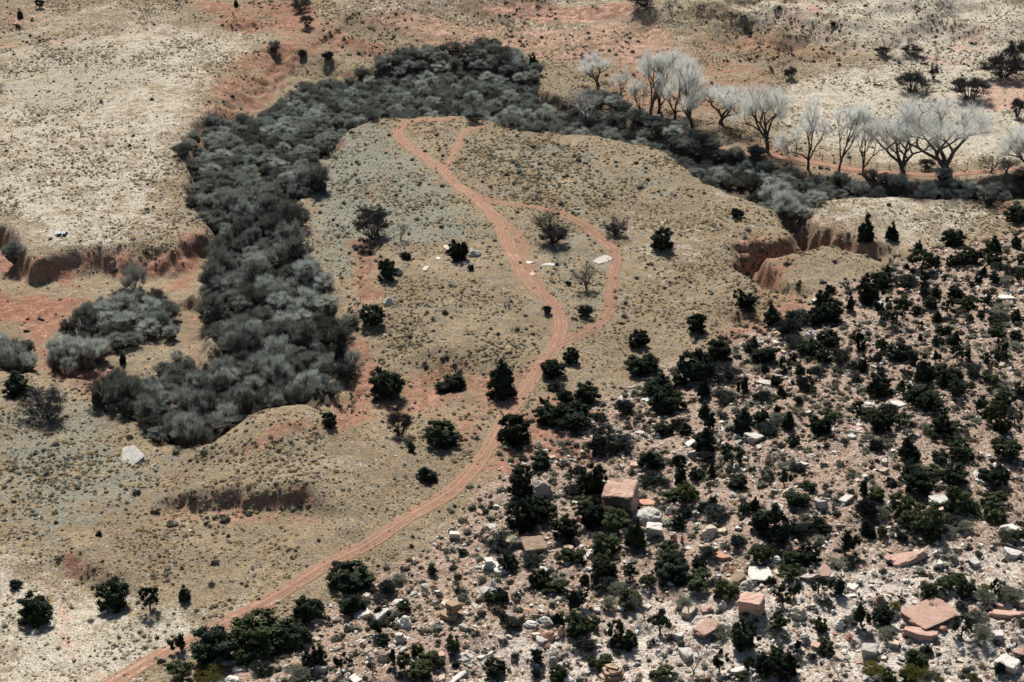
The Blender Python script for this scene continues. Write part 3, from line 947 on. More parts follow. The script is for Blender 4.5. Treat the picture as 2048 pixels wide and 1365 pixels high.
# ------------------------------------------------------------------ rocks
def rock_mesh(seed, style, mat):
    """unit rock: x width 1, y depth 1, z height 1, sitting on z = 0"""
    g = np.random.default_rng(seed)
    bm = bmesh.new()
    if style == 'layer':
        z = 0.0
        nl = 5
        for i in range(nl):
            t = g.uniform(.13, .26)
            s = .5 * (1 - .10 * i) * g.uniform(.85, 1.05)
            o = g.uniform(-.06, .06, 2)
            an = np.sort(g.uniform(0, 6.283, 9))
            pts = []
            for a in an:
                q = s * g.uniform(.85, 1.08)
                pts.append((o[0] + q * math.cos(a), o[1] + q * math.sin(a)))
            lo = [bm.verts.new((p[0], p[1], z)) for p in pts]
            hi = [bm.verts.new((p[0] * .97, p[1] * .97, z + t)) for p in pts]
            bm.faces.new(lo[::-1]); bm.faces.new(hi)
            for k in range(9):
                bm.faces.new((lo[k], lo[(k + 1) % 9], hi[(k + 1) % 9], hi[k]))
            z += t - .02
        top = z
    else:
        P = []
        if style == 'block':
            for sx in (-1, 1):
                for sy in (-1, 1):
                    P.append((sx * g.uniform(.34, .48), sy * (g.uniform(.4, .5) if sy > 0 else g.uniform(.12, .30)), -.15))
                    P.append((sx * g.uniform(.4, .5), sy * g.uniform(.4, .5), g.uniform(.8, 1.0)))
            for _ in range(4):
                a = g.uniform(-.2, 3.3)
                P.append((.54 * math.cos(a), .54 * math.sin(a), g.uniform(.3, .7)))
        elif style == 'slab':
            n = 8
            for a in np.sort(g.uniform(0, 6.283, n)):
                q = g.uniform(.42, .58)
                P.append((q * math.cos(a), q * math.sin(a), -.3))
                P.append((q * .96 * math.cos(a) , q * .96 * math.sin(a), g.uniform(.75, 1.0)))
        elif style == 'dome':
            for _ in range(26):
                a, u = g.uniform(0, 6.283), g.random()
                zz = u
                q = .52 * math.sqrt(max(0.03, 1 - zz * zz)) * g.uniform(.85, 1.05)
                P.append((q * math.cos(a), q * math.sin(a), zz))
            for a in np.arange(8) * .785:
                P.append((.45 * math.cos(a), .45 * math.sin(a), -.2))
        elif style == 'peak':
            for a in np.arange(6) * 1.047 + g.uniform(0, 1):
                q = g.uniform(.4, .55)
                P.append((q * math.cos(a), q * math.sin(a), -.15))
                P.append((q * .85 * math.cos(a), q * .85 * math.sin(a), g.uniform(.2, .5)))
            P.append((g.uniform(-.15, .15), g.uniform(-.1, .1), 1.0))
            P.append((g.uniform(-.2, .2), .15, .85))
        else:  # shard
            for sx in (-1, 1):
                for sy in (-1, 1):
                    P.append((sx * .45, sy * .4, -.15))
            P += [(-.2, -.1, .9), (.1, .1, 1.0), (.3, -.15, .7), (.15, .25, .75)]
        vs = [bm.verts.new(p) for p in P]
        res = bmesh.ops.convex_hull(bm, input=vs)
        junk = [e for e in res['geom_interior'] + res['geom_unused'] if isinstance(e, bmesh.types.BMVert)]
        bmesh.ops.delete(bm, geom=list(set(junk)), context='VERTS')
        bmesh.ops.dissolve_limit(bm, angle_limit=.12, verts=bm.verts, edges=bm.edges)
        bmesh.ops.bevel(bm, geom=list(bm.edges), offset=.035, segments=1, affect='EDGES', profile=.6, clamp_overlap=True)
        bmesh.ops.triangulate(bm, faces=bm.faces)
        for lim in (.3, .16, .09):
            bmesh.ops.subdivide_edges(bm, edges=[e for e in bm.edges if e.calc_length() > lim], cuts=1)
            bmesh.ops.triangulate(bm, faces=[f for f in bm.faces if len(f.verts) > 3])
        C = np.array([v.co[:] for v in bm.verts])
        x_, y_, z_ = C.T
        sd_ = seed % 50
        d = .9 * vnoise(x_ * 4 + seed, y_ * 4 + z_ * 3.3, sd_) + .55 * vnoise(x_ * 10 + z_ * 7, y_ * 10 - z_ * 5, sd_ + 3) + .3 * vnoise(x_ * 22 - z_ * 13, y_ * 22 + z_ * 17, sd_ + 5)
        rg = np.abs(vnoise(x_ * 3 + z_ * 2.1 + seed, y_ * 3 - z_ * 1.7, sd_ + 9))
        d -= .5 * np.clip(.06 - rg, 0, 1) / .06                                   # cracks
        d += .28 * np.sin(z_ * 24 + 5 * vnoise(x_ * 3, y_ * 3, sd_ + 11)) * np.clip(1 - np.abs(z_ - .4), 0, 1)   # bedding
        nrm = C - np.array([0, 0, .3])
        nrm /= np.linalg.norm(nrm, axis=1)[:, None] + 1e-9
        C = C + nrm * (d * .075)[:, None]
        for v, c in zip(bm.verts, C):
            v.co = c
    bmesh.ops.recalc_face_normals(bm, faces=bm.faces)
    me = bpy.data.meshes.new("boulder")
    bm.to_mesh(me)
    bm.free()
    me.materials.append(mat)
    return me

def put_rock(px, py, wpx, hpx, style, mat, label, short=None, rz=None, tilt=0.0, name='boulder', dr=None, roll=0.0):
    x, y, z = base_at(px, py)
    s = scale_at(x, y, z)
    wd = wpx / s * .9
    flat = style == 'flat'
    style = 'slab' if flat else style
    dr = dr or {'slab': 1.0, 'block': .85, 'dome': .85, 'layer': .9, 'peak': .8, 'shard': .6}[style]
    dp = wd * dr
    th = math.atan2(CAMH - z, y)
    vis = hpx / s
    hg = (vis - dp * .8 * math.sin(th)) / math.cos(th)
    if style == 'slab':
        hg = max(.17 * wd, .2) if not flat else .22
        dp = min(max(.3 * wd, (vis - hg * math.cos(th)) / math.sin(th)), 2.0 * wd)
    elif hg < .18 * wd:
        hg = max(.16 * wd, .22)
        dp = max(.35 * wd, (vis - hg * math.cos(th)) / math.sin(th))
    me = rock_mesh(abs(hash((px, py))) % 9973, style, ROCKM[mat])
    yc = y + dp * .42
    zc = min(zat(x, yc), zat(x, y) + .25)
    if rz is None:
        rz = rnd.uniform(-.35, .35)
    BLD.append((x, yc, wd))
    o = link(name, me, None, (x, yc, zc - .12 * hg), (roll, tilt, rz), (wd, dp, hg))
    tag(o, label, 'rock')
    if short:
        LANDMARKS.append((px, py - hpx / 2, short))
    return o

# ------------------------------------------------------------------ boulders that can be told apart
# (px, base py, width px, visible height px, style, stone, label, short name)
BOULDERS = [
 (1244,1032,74,90,'block','pink_shaded',"largest block boulder, pink top over a dark pitted front","the big pink block boulder"),
 (1084,998,50,48,'dome','grey',"lichen-spotted grey-brown boulder half hidden among black junipers","the lichen-spotted boulder"),
 (1292,1012,56,22,'slab','red',"flat salmon slab resting behind the grey domed boulder","the flat salmon slab"),
 (1299,1052,72,46,'dome','grey',"grey domed boulder with a pale rim, below the salmon slab","the grey domed boulder"),
 (1308,1076,40,38,'block','white',"white-topped block leaning on the grey domed boulder","the white-topped block"),
 (1339,1030,19,20,'dome','white',"larger of two round white stones right of the domed boulder",None),
 (1357,1027,14,13,'dome','white',"smaller of two round white stones right of the domed boulder",None),
 (1420,1078,44,36,'dome','tan',"oval tan boulder with a deep groove across it","the grooved tan boulder"),
 (1350,1088,15,24,'shard','red',"larger of two upright orange stone shards","the upright orange shards"),
 (1364,1086,10,18,'shard','red',"smaller of two upright orange stone shards",None),
 (1580,995,38,30,'peak','tan',"pointed tan boulder with a black juniper in front of it","the pointed tan boulder"),
 (1068,1114,56,44,'block','brown',"brown cube-shaped boulder with one black side, left of the slope","the brown cube boulder"),
 (980,1144,46,38,'layer','white',"white layered boulder with a dark notch, left of a black juniper","the white layered boulder"),
 (909,1081,25,22,'block','white',"square white boulder alone in the grass near the dirt road","the square white boulder"),
 (986,1177,27,22,'peak','white',"white wedge-shaped stone below the white layered boulder","the white wedge stone"),
 (903,1246,62,60,'layer','layered',"dark layered outcrop with orange strata and a black hollow face","the dark layered outcrop"),
 (965,1190,34,16,'slab','grey',"thin grey slab leaning below the white wedge stone","the thin leaning slab"),
 (947,1219,21,15,'slab','pink',"small pink disc-shaped stone right of the dark layered outcrop",None),
 (984,1058,26,14,'slab','white',"white angled flake at the edge of the rocky slope, above the shrubs",None),
 (798,1214,38,22,'dome','white',"white ribbed dome boulder near the foot of the slope","the white ribbed dome"),
 (811,1256,31,32,'dome','white',"pale rounded boulder under the white ribbed dome","the pale rounded boulder"),
 (800,1292,36,34,'layer','ledge',"split boulder of tilted pale layers beside a bare snag","the split layered boulder"),
 (723,1238,72,24,'slab','white',"long pale slab slanting up from a round black juniper","the long pale slab"),
 (628,1246,24,11,'slab','white',"small white slab tucked under the roundest black juniper",None),
 (456,1334,44,30,'slab','white',"broad white slab beside the big junipers at the bottom","the broad white slab"),
 (476,1348,34,15,'slab','white',"low white block in front of the broad white slab",None),
 (1503,1238,56,60,'block','pink',"orange-topped block boulder with a black overhung front","the orange-topped block"),
 (1494,1184,48,34,'peak','grey',"cracked grey boulder with a white vein, above the orange-topped block","the cracked grey boulder"),
 (1523,1166,50,32,'block','white',"white boulder with a dark layered front, behind the cracked grey one","the white dark-fronted boulder"),
 (1470,1172,58,36,'slab','brown',"brown slanting slab left of the white dark-fronted boulder","the brown slanting slab"),
 (1446,1122,38,20,'slab','red',"flat red slab topped with pale rubble",None),
 (1467,1148,28,16,'peak','red',"small red pyramid stone beside the brown slanting slab",None),
 (1580,1110,46,18,'slab','red',"orange slab pushed against a wide black juniper","the orange slab"),
 (1555,1128,28,20,'dome','white',"white rounded stone left of the orange slab",None),
 (1597,1242,46,40,'dome','tan',"tan rounded boulder with an undercut base","the tan undercut boulder"),
 (1612,1162,46,18,'slab','ledge',"pale flat ledge with a stepped dark edge","the stepped pale ledge"),
 (1654,1160,38,15,'slab','white',"pair-width white slab right of the stepped pale ledge",None),
 (1712,1182,40,20,'slab','white',"white humped slab above the grey-green sage","the white humped slab"),
 (1563,1156,34,20,'slab','tan',"cream flat stone right of the white dark-fronted boulder",None),
 (1815,1130,98,44,'slab','pink',"long pink slab tilted up beside a green juniper","the long pink slab"),
 (1866,1258,116,58,'block','pink',"broad flat-topped pink table boulder, largest on the slope","the pink table boulder"),
 (1842,1280,92,24,'slab','pink',"thin pink slab under the table boulder with a shaded lip","the thin pink slab"),
 (2012,1240,84,26,'slab','pink',"wide pink ledge running off at the right edge","the wide pink ledge"),
 (1950,1235,46,22,'peak','pink',"pointed pink stones between the table boulder and the ledge",None),
 (1760,1214,42,32,'peak','brown',"brown varnished boulder under pale brush","the brown varnished boulder"),
 (1972,972,48,42,'slab','white',"white kite-shaped slab with a dark juniper growing over its corner","the white kite-shaped slab"),
 (1796,817,46,20,'slab','white',"white low slab left of a wide black juniper",None),
 (1532,773,44,22,'slab','ledge',"long pale slab with a dark underside, among black junipers","the long dark-bottomed slab"),
 (1559,755,30,10,'slab','white',"thin white slab behind the long dark-bottomed slab",None),
 (1622,677,28,22,'peak','white',"pale wedge rock standing above the dark scrub","the pale wedge rock"),
 (2014,602,42,16,'slab','white',"white tilted slab near the right edge, upper slope",None),
 (1980,600,18,12,'slab','white',"small white slab left of a tilted white slab, upper slope",None),
 (1716,868,46,22,'layer','ledge',"stack of split white slabs below a wide juniper","the split white slabs"),
 (1292,804,24,11,'slab','white',"white slab under the junipers by the slope's top edge",None),
 (1281,874,34,20,'layer','ledge',"white striped slabs in a row among black scrub","the striped slabs"),
 (1202,859,24,8,'slab','white',"small white slab under the dark juniper clump",None),
 (1183,1120,40,26,'layer','ledge',"white boulder with dark horizontal bands","the banded white boulder"),
 (1227,1367,60,42,'layer','layered',"orange layered outcrop cut by the bottom edge","the orange layered outcrop"),
 (1860,1352,42,28,'dome','tan',"cream domed boulder near the bottom right","the cream domed boulder"),
 (1097,1284,36,27,'dome','red',"red-brown boulder with a pale cap and black base","the red-brown capped boulder"),
 (1123,1272,18,26,'dome','pink',"upright pinkish stone right of the red-brown capped boulder",None),
 (1090,1253,32,25,'dome','white',"cream boulder behind the red-brown capped boulder",None),
 (1107,1337,24,32,'dome','grey',"smooth upright grey-white stone with a dead bush before it","the upright grey-white stone"),
 (930,1324,48,22,'dome','white',"long white hump of rock, bottom middle","the long white hump"),
 (925,1372,60,34,'slab','white',"white slanting slab cut off by the bottom edge",None),
 (1610,1288,28,26,'layer','grey',"grey rubbly knob of rock beside a small juniper",None),
 (1680,1260,30,28,'peak','white',"pale angular boulder right of a yellow-green shrub",None),
 (1741,1320,40,36,'block','grey',"grey-white block half veiled by dry brush","the veiled grey-white block"),
 (1448,1219,26,24,'peak','white',"white pointed stone left of the orange-topped block",None),
 (1413,1228,32,20,'slab','pink',"pink slanted stone left of the white pointed stone",None),
 (1475,1348,44,20,'slab','white',"white jagged slab near the bottom edge",None),
 (1318,1310,20,16,'dome','white',"round white stone on bare soil, lower slope",None),
 (1400,1318,28,16,'slab','white',"white leaning slab with a black shadow line, lower slope",None),
 (258,932,60,46,'slab','grey',"smooth pale rock slab at the foot of the thicket","the smooth pale slab"),
 (643,772,30,30,'layer','white',"bright white knobbly boulder at the thicket's right edge","the bright white knobbly boulder"),
 (655,810,18,26,'shard','grey',"narrow grey rock below the bright white boulder",None),
 (796,550,24,20,'dome','grey',"grey rounded boulder beside the juniper on the hill's left brow","the grey brow boulder"),
 (778,614,36,26,'peak','grey',"grey-green rock outcrop on the hill's left slope","the grey-green outcrop"),
 (912,510,52,26,'block','tan',"orange-sided rock with a white cap behind the hilltop juniper","the white-capped rock"),
 (947,514,40,26,'peak','grey',"grey fluted rock right of the hilltop juniper","the grey fluted rock"),
 (857,543,28,12,'flat','ledge',"flat white rock patch on the grassy hilltop","the flat white rock"),
 (1010,613,7,13,'shard','white',"left of two small white upright stones in the grass",None),
 (1016,611,7,13,'shard','white',"right of two small white upright stones in the grass",None),
 (1059,528,17,9,'flat','white',"white slab lying in the old track","the white slab in the track"),
 (1066,553,16,12,'flat','pink',"pale pink slab in the old track, below the white slab",None),
 (1202,527,50,22,'flat','ledge',"curved pale ledge of bedrock inside the side track's bend","the curved pale ledge"),
 (1096,533,44,8,'flat','ledge',"thin pale ledge left of the curved bedrock",None),
 (876,520,10,8,'slab','white',"small white rock left of the hilltop juniper",None),
 (930,529,9,8,'slab','white',"white rock just below the hilltop juniper",None),
 (946,539,7,8,'dome','white',"tiny white stone right of the small bush on the hilltop",None),
 (505,1140,9,13,'dome','white',"grey-white stone standing in a shallow red scrape",None),
 (497,1146,6,5,'dome','tan',"tan cobble at the foot of the standing grey-white stone",None),
]
for b in BOULDERS:
    tilt = {'slab': rnd.uniform(-.08, .08)}.get(b[4], rnd.uniform(-.05, .05))
    if b[0] in (1815, 258, 1470, 723, 965, 925): tilt = {1815: -.22, 258: -.3, 1470: -.25, 723: -.2, 965: -.3, 925: -.3}[b[0]]
    rz = None
    if b[0] in (1866,): rz = .5
    if b[0] in (1503,): rz = -.45
    if b[0] in (1815, 723, 965): rz = .35
    dr = {1244: 1.15, 1503: .85, 1068: 1.1, 1866: 1.1, 1523: 1.2}.get(b[0])
    put_rock(*b[:7], short=b[7], tilt=tilt, rz=rz, dr=dr, roll={1244: .2, 1503: .06, 258: .12, 1815: .1}.get(b[0], rnd.uniform(-.06, .06)))
LANDMARKS += [(1140, 680, "the fork where the side track joins the road"), (900, 800, "the red bank below the hill"), (1560, 480, "the forked gully"),
              (1700, 480, "the upper gully"), (1225, 500, "the side track's sharp bend")]

# ------------------------------------------------------------------ plants
KIND = {  # name, category, description, group noun
 'J': ('juniper_tree', 'juniper', 'dense near-black juniper', 'dense near-black junipers'),
 'T': ('juniper_tree', 'juniper', 'open-crowned dark juniper', 'open-crowned dark junipers'),
 'C': ('juniper_tree', 'juniper', 'cone-shaped dark juniper', 'cone-shaped dark junipers'),
 'G': ('juniper_tree', 'juniper', 'dark green bushy juniper', 'dark green bushy junipers'),
 'S': ('scrub_bush', 'bush', 'low dark blue-grey scrub bush', 'low dark scrub bushes'),
 'W': ('sage_bush', 'bush', 'pale grey-green sage bush', 'pale grey-green sage bushes'),
 'Y': ('yellow_bush', 'bush', 'yellow-green bush', 'yellow-green bushes'),
 'D': ('dead_tree', 'dead tree', 'leafless grey snag', 'leafless grey snags'),
}
CROPS = {'A': (1400, 440), 'B': (1723, 440), 'C': (1075, 656), 'D': (1400, 656), 'E': (1723, 656), 'F': (1000, 872), 'G': (1325, 872),
         'H': (1723, 872), '1': (560, 1149), '2': (780, 1020), '3': (880, 1149), '4': (1100, 1020), '5': (1200, 1149), '6': (1400, 1020), '7': (1500, 1149), '8': (1723, 1149)}
# kind, centre x, lowest y, width, height: read off enlarged crops of the photo (2048/325 enlargement)
PL = {
'A': "T 480 1050 110 160;J 590 1150 170 190;J 920 1340 230 240;J 1640 950 150 130;J 1540 1150 170 230;J 1480 1340 200 200;J 1640 1320 260 320;S 1230 1340 330 150;J 1900 1150 90 200",
'B': "J 50 350 200 310;J 390 270 150 210;C 720 390 100 110;J 1165 335 230 230;T 330 680 120 150;J 570 620 80 80;T 760 640 300 220;T 970 640 160 200;S 790 800 150 160;J 1160 590 140 140;J 1350 570 210 200;G 1560 520 150 150;C 1670 420 180 190;J 1690 580 170 140;C 1960 360 130 160;G 2030 560 140 120;S 1750 640 170 60;J 1540 700 100 110;S 1920 700 200 110;J 1470 800 90 90;G 1390 850 90 90;J 1680 800 100 130;W 1840 840 230 140;G 2020 810 130 180;J 1030 770 80 80;J 120 1080 260 330;J 280 880 200 200;S 560 860 300 190;S 800 900 150 130;S 790 1000 110 150;J 970 1000 150 180;J 1190 990 180 120;G 1240 1070 130 90;S 1370 1030 130 80;G 1360 1130 180 100;T 1550 1140 200 170;W 1760 1240 260 190;J 880 1120 160 130;J 700 1210 110 120;T 1080 1200 130 170;J 1170 1170 60 50;J 960 1290 120 130;S 1230 1210 90 60;G 1360 1290 120 100;J 1510 1240 80 90;C 1950 1290 130 150;J 1690 1340 140 100;T 250 1230 170 220;T 440 1340 260 300;T 760 1350 80 80",
'C': "J 190 640 250 190;J 1310 610 340 220;J 1980 700 320 370;J 1540 860 330 270;J 1780 760 200 170;J 620 950 270 220;J 350 1020 180 200;J 150 1220 280 240;J 430 1290 400 250;T 90 1020 100 140;S 1100 1110 260 230;J 1630 1090 380 230;S 780 1180 170 120;S 230 800 200 100;J 1600 1361 200 160;J 1860 1361 200 150;S 1780 1260 170 130;S 820 1361 250 80",
'D': "J 220 420 250 230;J 60 600 200 260;S 320 680 320 230;J 660 320 190 210;J 850 440 360 270;S 1130 130 350 170;S 1180 260 280 160;J 1380 370 230 210;J 1620 250 220 190;T 1960 220 80 160;S 1760 440 260 180;J 1560 450 180 160;J 1180 420 80 100;T 1060 580 160 170;T 1260 600 220 180;S 1500 600 200 120;J 830 600 120 160;T 550 880 150 300;S 300 970 300 150;J 50 900 140 230;J 960 740 110 130;J 1030 890 120 150;J 1150 720 80 70;S 1340 790 200 200;S 800 950 220 170;S 1240 980 130 110;T 940 1080 130 120;J 540 1361 260 310;J 60 1140 130 180;T 170 1300 170 250;S 290 1160 150 90;J 770 1230 150 170;W 950 1200 180 110;C 1110 1290 150 220;S 880 1361 280 150;J 1510 1361 240 230;G 1700 1200 230 180;T 1980 1120 160 160;S 1960 570 180 150;S 1990 690 150 80;T 2000 400 140 300",
'E': "T 300 280 200 160;J 490 420 250 210;J 200 440 110 140;J 20 560 110 200;J 745 160 60 70;S 660 470 130 170;T 930 430 110 190;J 800 710 220 320;J 1040 90 160 110;J 970 230 120 130;J 1170 230 180 180;T 1200 430 150 180;T 1340 430 140 170;W 1330 260 90 80;G 1390 90 90 70;W 1530 110 90 120;G 1720 110 180 110;J 1960 190 180 160;W 1950 270 170 100;T 1760 350 120 190;T 1640 520 180 200;G 1800 400 120 90;D 1560 320 120 110;S 600 620 160 90;J 230 870 260 280;T 530 890 180 190;J 790 1010 360 240;J 1100 740 280 190;G 1200 870 180 210;S 1400 620 220 120;G 1370 800 120 110;G 1640 720 200 150;W 1830 800 220 110;T 1450 1040 190 180;D 2000 650 130 120;G 1650 1250 230 360;J 1780 980 180 130;T 1880 980 110 140;T 1930 1210 160 130;J 1780 1340 170 200;G 2010 860 140 140;T 1000 1130 160 150;J 1010 1361 210 220;G 1150 1361 200 90;S 350 1130 260 110;J 250 1330 240 250;G 520 1250 200 150;G 60 1150 180 140;W 800 1280 120 80;S 860 1361 140 80;W 1450 1200 150 80;G 1980 1290 80 70;S 240 560 110 90",
'F': "J 470 440 300 280;J 270 800 280 350;J 300 1230 320 360;J 500 1100 330 300;J 1170 780 280 370;S 920 780 240 160;G 1150 960 300 180;J 1150 1170 300 280;J 820 1310 260 240;S 1300 250 320 280;S 1560 220 300 200;J 1900 440 300 230;S 1950 650 300 200;G 1450 1200 340 180;J 1700 1361 220 200;S 90 1361 240 120;S 980 500 200 120",
'G': "J 530 230 260 280;T 880 390 240 230;S 220 430 180 220;J 230 640 150 250;S 540 360 200 180;J 440 560 160 150;J 620 530 90 180;J 950 680 270 230;T 1530 620 160 260;G 130 830 230 170;G 310 830 230 220;S 340 1050 250 200;J 200 1200 180 170;D 1410 430 230 250;S 1320 560 180 120;J 630 900 100 110;S 560 960 200 80;J 1030 990 120 140;J 1160 960 140 180;J 1750 940 340 270;J 1230 1200 200 200;T 1420 1250 260 300;J 1660 1270 180 130;S 700 1080 300 110;S 1310 1310 160 110;G 1850 700 190 110;S 1700 460 200 130;J 1660 130 140 140;S 1960 1180 180 150;J 1430 1361 220 140",
'H': "J 610 320 270 300;S 170 210 180 180;T 880 60 150 60;G 1140 120 200 110;G 1260 340 260 240;J 1000 360 160 120;G 1820 310 320 250;G 1000 560 260 220;J 1190 640 280 240;J 740 730 320 210;J 1680 660 300 250;G 1720 880 260 230;G 1700 1100 260 240;G 1220 980 320 330;J 610 580 180 190;T 370 720 110 170;G 180 830 190 160;S 90 1060 260 280;G 500 1010 260 260;W 720 480 180 90;J 30 750 90 190;G 860 1280 330 360;G 640 1150 240 180;W 250 1070 230 150;W 1090 1080 200 120;W 1090 1260 200 120;W 1280 1230 230 110;S 1200 1150 220 120;G 1430 1000 170 90;W 1830 1361 200 240;J 80 1300 200 220;G 270 1280 130 160;J 510 1330 130 90;G 910 1361 180 90;G 1950 1361 200 70;G 2010 1140 90 90",
'1': "S 1350 290 240 210;S 1260 350 180 90;J 1560 490 160 110;T 1250 760 290 240;J 1300 890 130 130;J 430 1210 230 280;T 770 1240 140 210;J 890 1130 80 80;T 1430 1170 140 250;G 1720 1030 150 130;G 1560 1240 180 210;G 1850 1150 220 200;G 1750 1330 280 220;G 1980 1190 150 130;W 200 1361 330 240;D 1160 1270 130 300",
'2': "J 1340 1220 230 220;J 1890 1000 220 230;S 1400 530 360 240;J 1470 810 280 300;S 530 850 130 130;S 1800 740 280 120;W 130 930 160 130;J 880 1060 90 90;S 910 590 130 90",
'3': "J 790 630 140 150;T 1640 440 300 300;G 1440 250 260 150;G 1730 790 260 280;G 1910 700 180 140;J 1480 640 180 160;G 1230 600 120 90;S 1830 1000 280 130;J 1220 1140 130 160;D 1420 1240 160 200;J 690 1330 220 210;G 170 990 150 190;J 225 1180 140 110;J 1820 130 100 120;G 1960 1230 190 200;S 1210 1320 140 120;G 1500 1361 200 160;S 900 720 240 110",
'4': "G 270 690 300 250;J 1080 510 220 340;G 680 590 320 150;G 640 750 200 110;J 710 880 200 210;T 570 980 110 220;T 1000 900 180 180;J 440 950 100 120;G 1540 720 320 300;J 1530 900 330 180;J 1610 960 160 140;G 1220 1010 170 150;G 1850 1050 330 280;J 1880 750 140 150;G 1010 1250 260 200;W 740 1260 180 170;W 1690 1250 200 160;D 1190 1340 150 260;W 850 1060 230 120;S 700 1030 250 100",
'5': "T 760 770 240 260;T 190 850 170 240;J 310 960 240 220;T 1500 1230 170 220;W 1550 800 260 190;J 1830 990 280 330;D 1170 1270 150 330;D 1380 1340 110 130;G 760 1361 260 150;G 60 1150 150 120;G 1580 330 280 150;G 1880 1210 120 150;G 1800 1350 170 130;D 1130 560 300 220",
'6': "G 780 280 230 200;T 1000 470 220 350;J 1200 310 130 140;J 1380 700 260 240;G 1150 730 250 170;G 770 690 260 190;T 1820 560 240 370;W 1880 710 180 150;W 1700 730 200 110;G 1130 930 240 110;T 1180 1150 140 260;T 1490 1060 180 180;T 1700 1110 250 260;W 1280 820 130 60;T 1040 1200 180 200;S 900 970 140 150;S 460 500 200 180;S 1350 310 180 130;W 1500 450 180 130;S 110 640 220 160;J 1600 330 200 160",
'7': "T 1400 650 230 350;J 1690 660 220 210;G 900 750 140 170;W 1740 850 220 190;G 360 740 200 200;W 270 770 190 110;T 570 960 110 160;G 970 1030 190 150;S 780 1090 120 90;J 230 1310 240 260;J 470 1310 270 270;G 350 1050 180 120;D 1110 1300 240 240;Y 1560 1300 260 160;G 1750 1361 150 150;J 1970 1330 140 100;Y 1830 460 150 120;W 1840 560 110 90;W 1260 640 150 120;W 1310 920 100 90;S 970 420 160 80;W 2020 1100 90 150;W 600 1130 110 120",
'8': "G 860 330 200 200;G 1060 230 210 170;G 1220 130 200 130;T 1680 290 100 200;G 1310 290 220 190;Y 1550 220 140 110;W 1850 320 250 150;W 1540 400 300 110;W 1900 390 300 90;T 1260 800 220 240;W 1540 880 280 160;J 820 1030 160 120;G 700 1190 240 210;T 1690 1280 190 210;Y 700 1361 320 120;Y 1410 1361 160 80;Y 980 1361 120 80;D 1910 700 60 230;W 1480 620 260 80;S 1270 460 150 110;W 1010 300 160 90;G 2010 650 80 80;G 2020 1180 60 110",
}
plants = []          # kind, px, base py, w px, h px, fixed label
for c, s in PL.items():
    ox, oy = CROPS[c]
    for it in s.split(';'):
        k, a, b, ww, hh = it.split()
        plants.append([k, ox + int(a) * .1587, oy + int(b) * .1587, int(ww) * .1587, int(hh) * .1587, None])
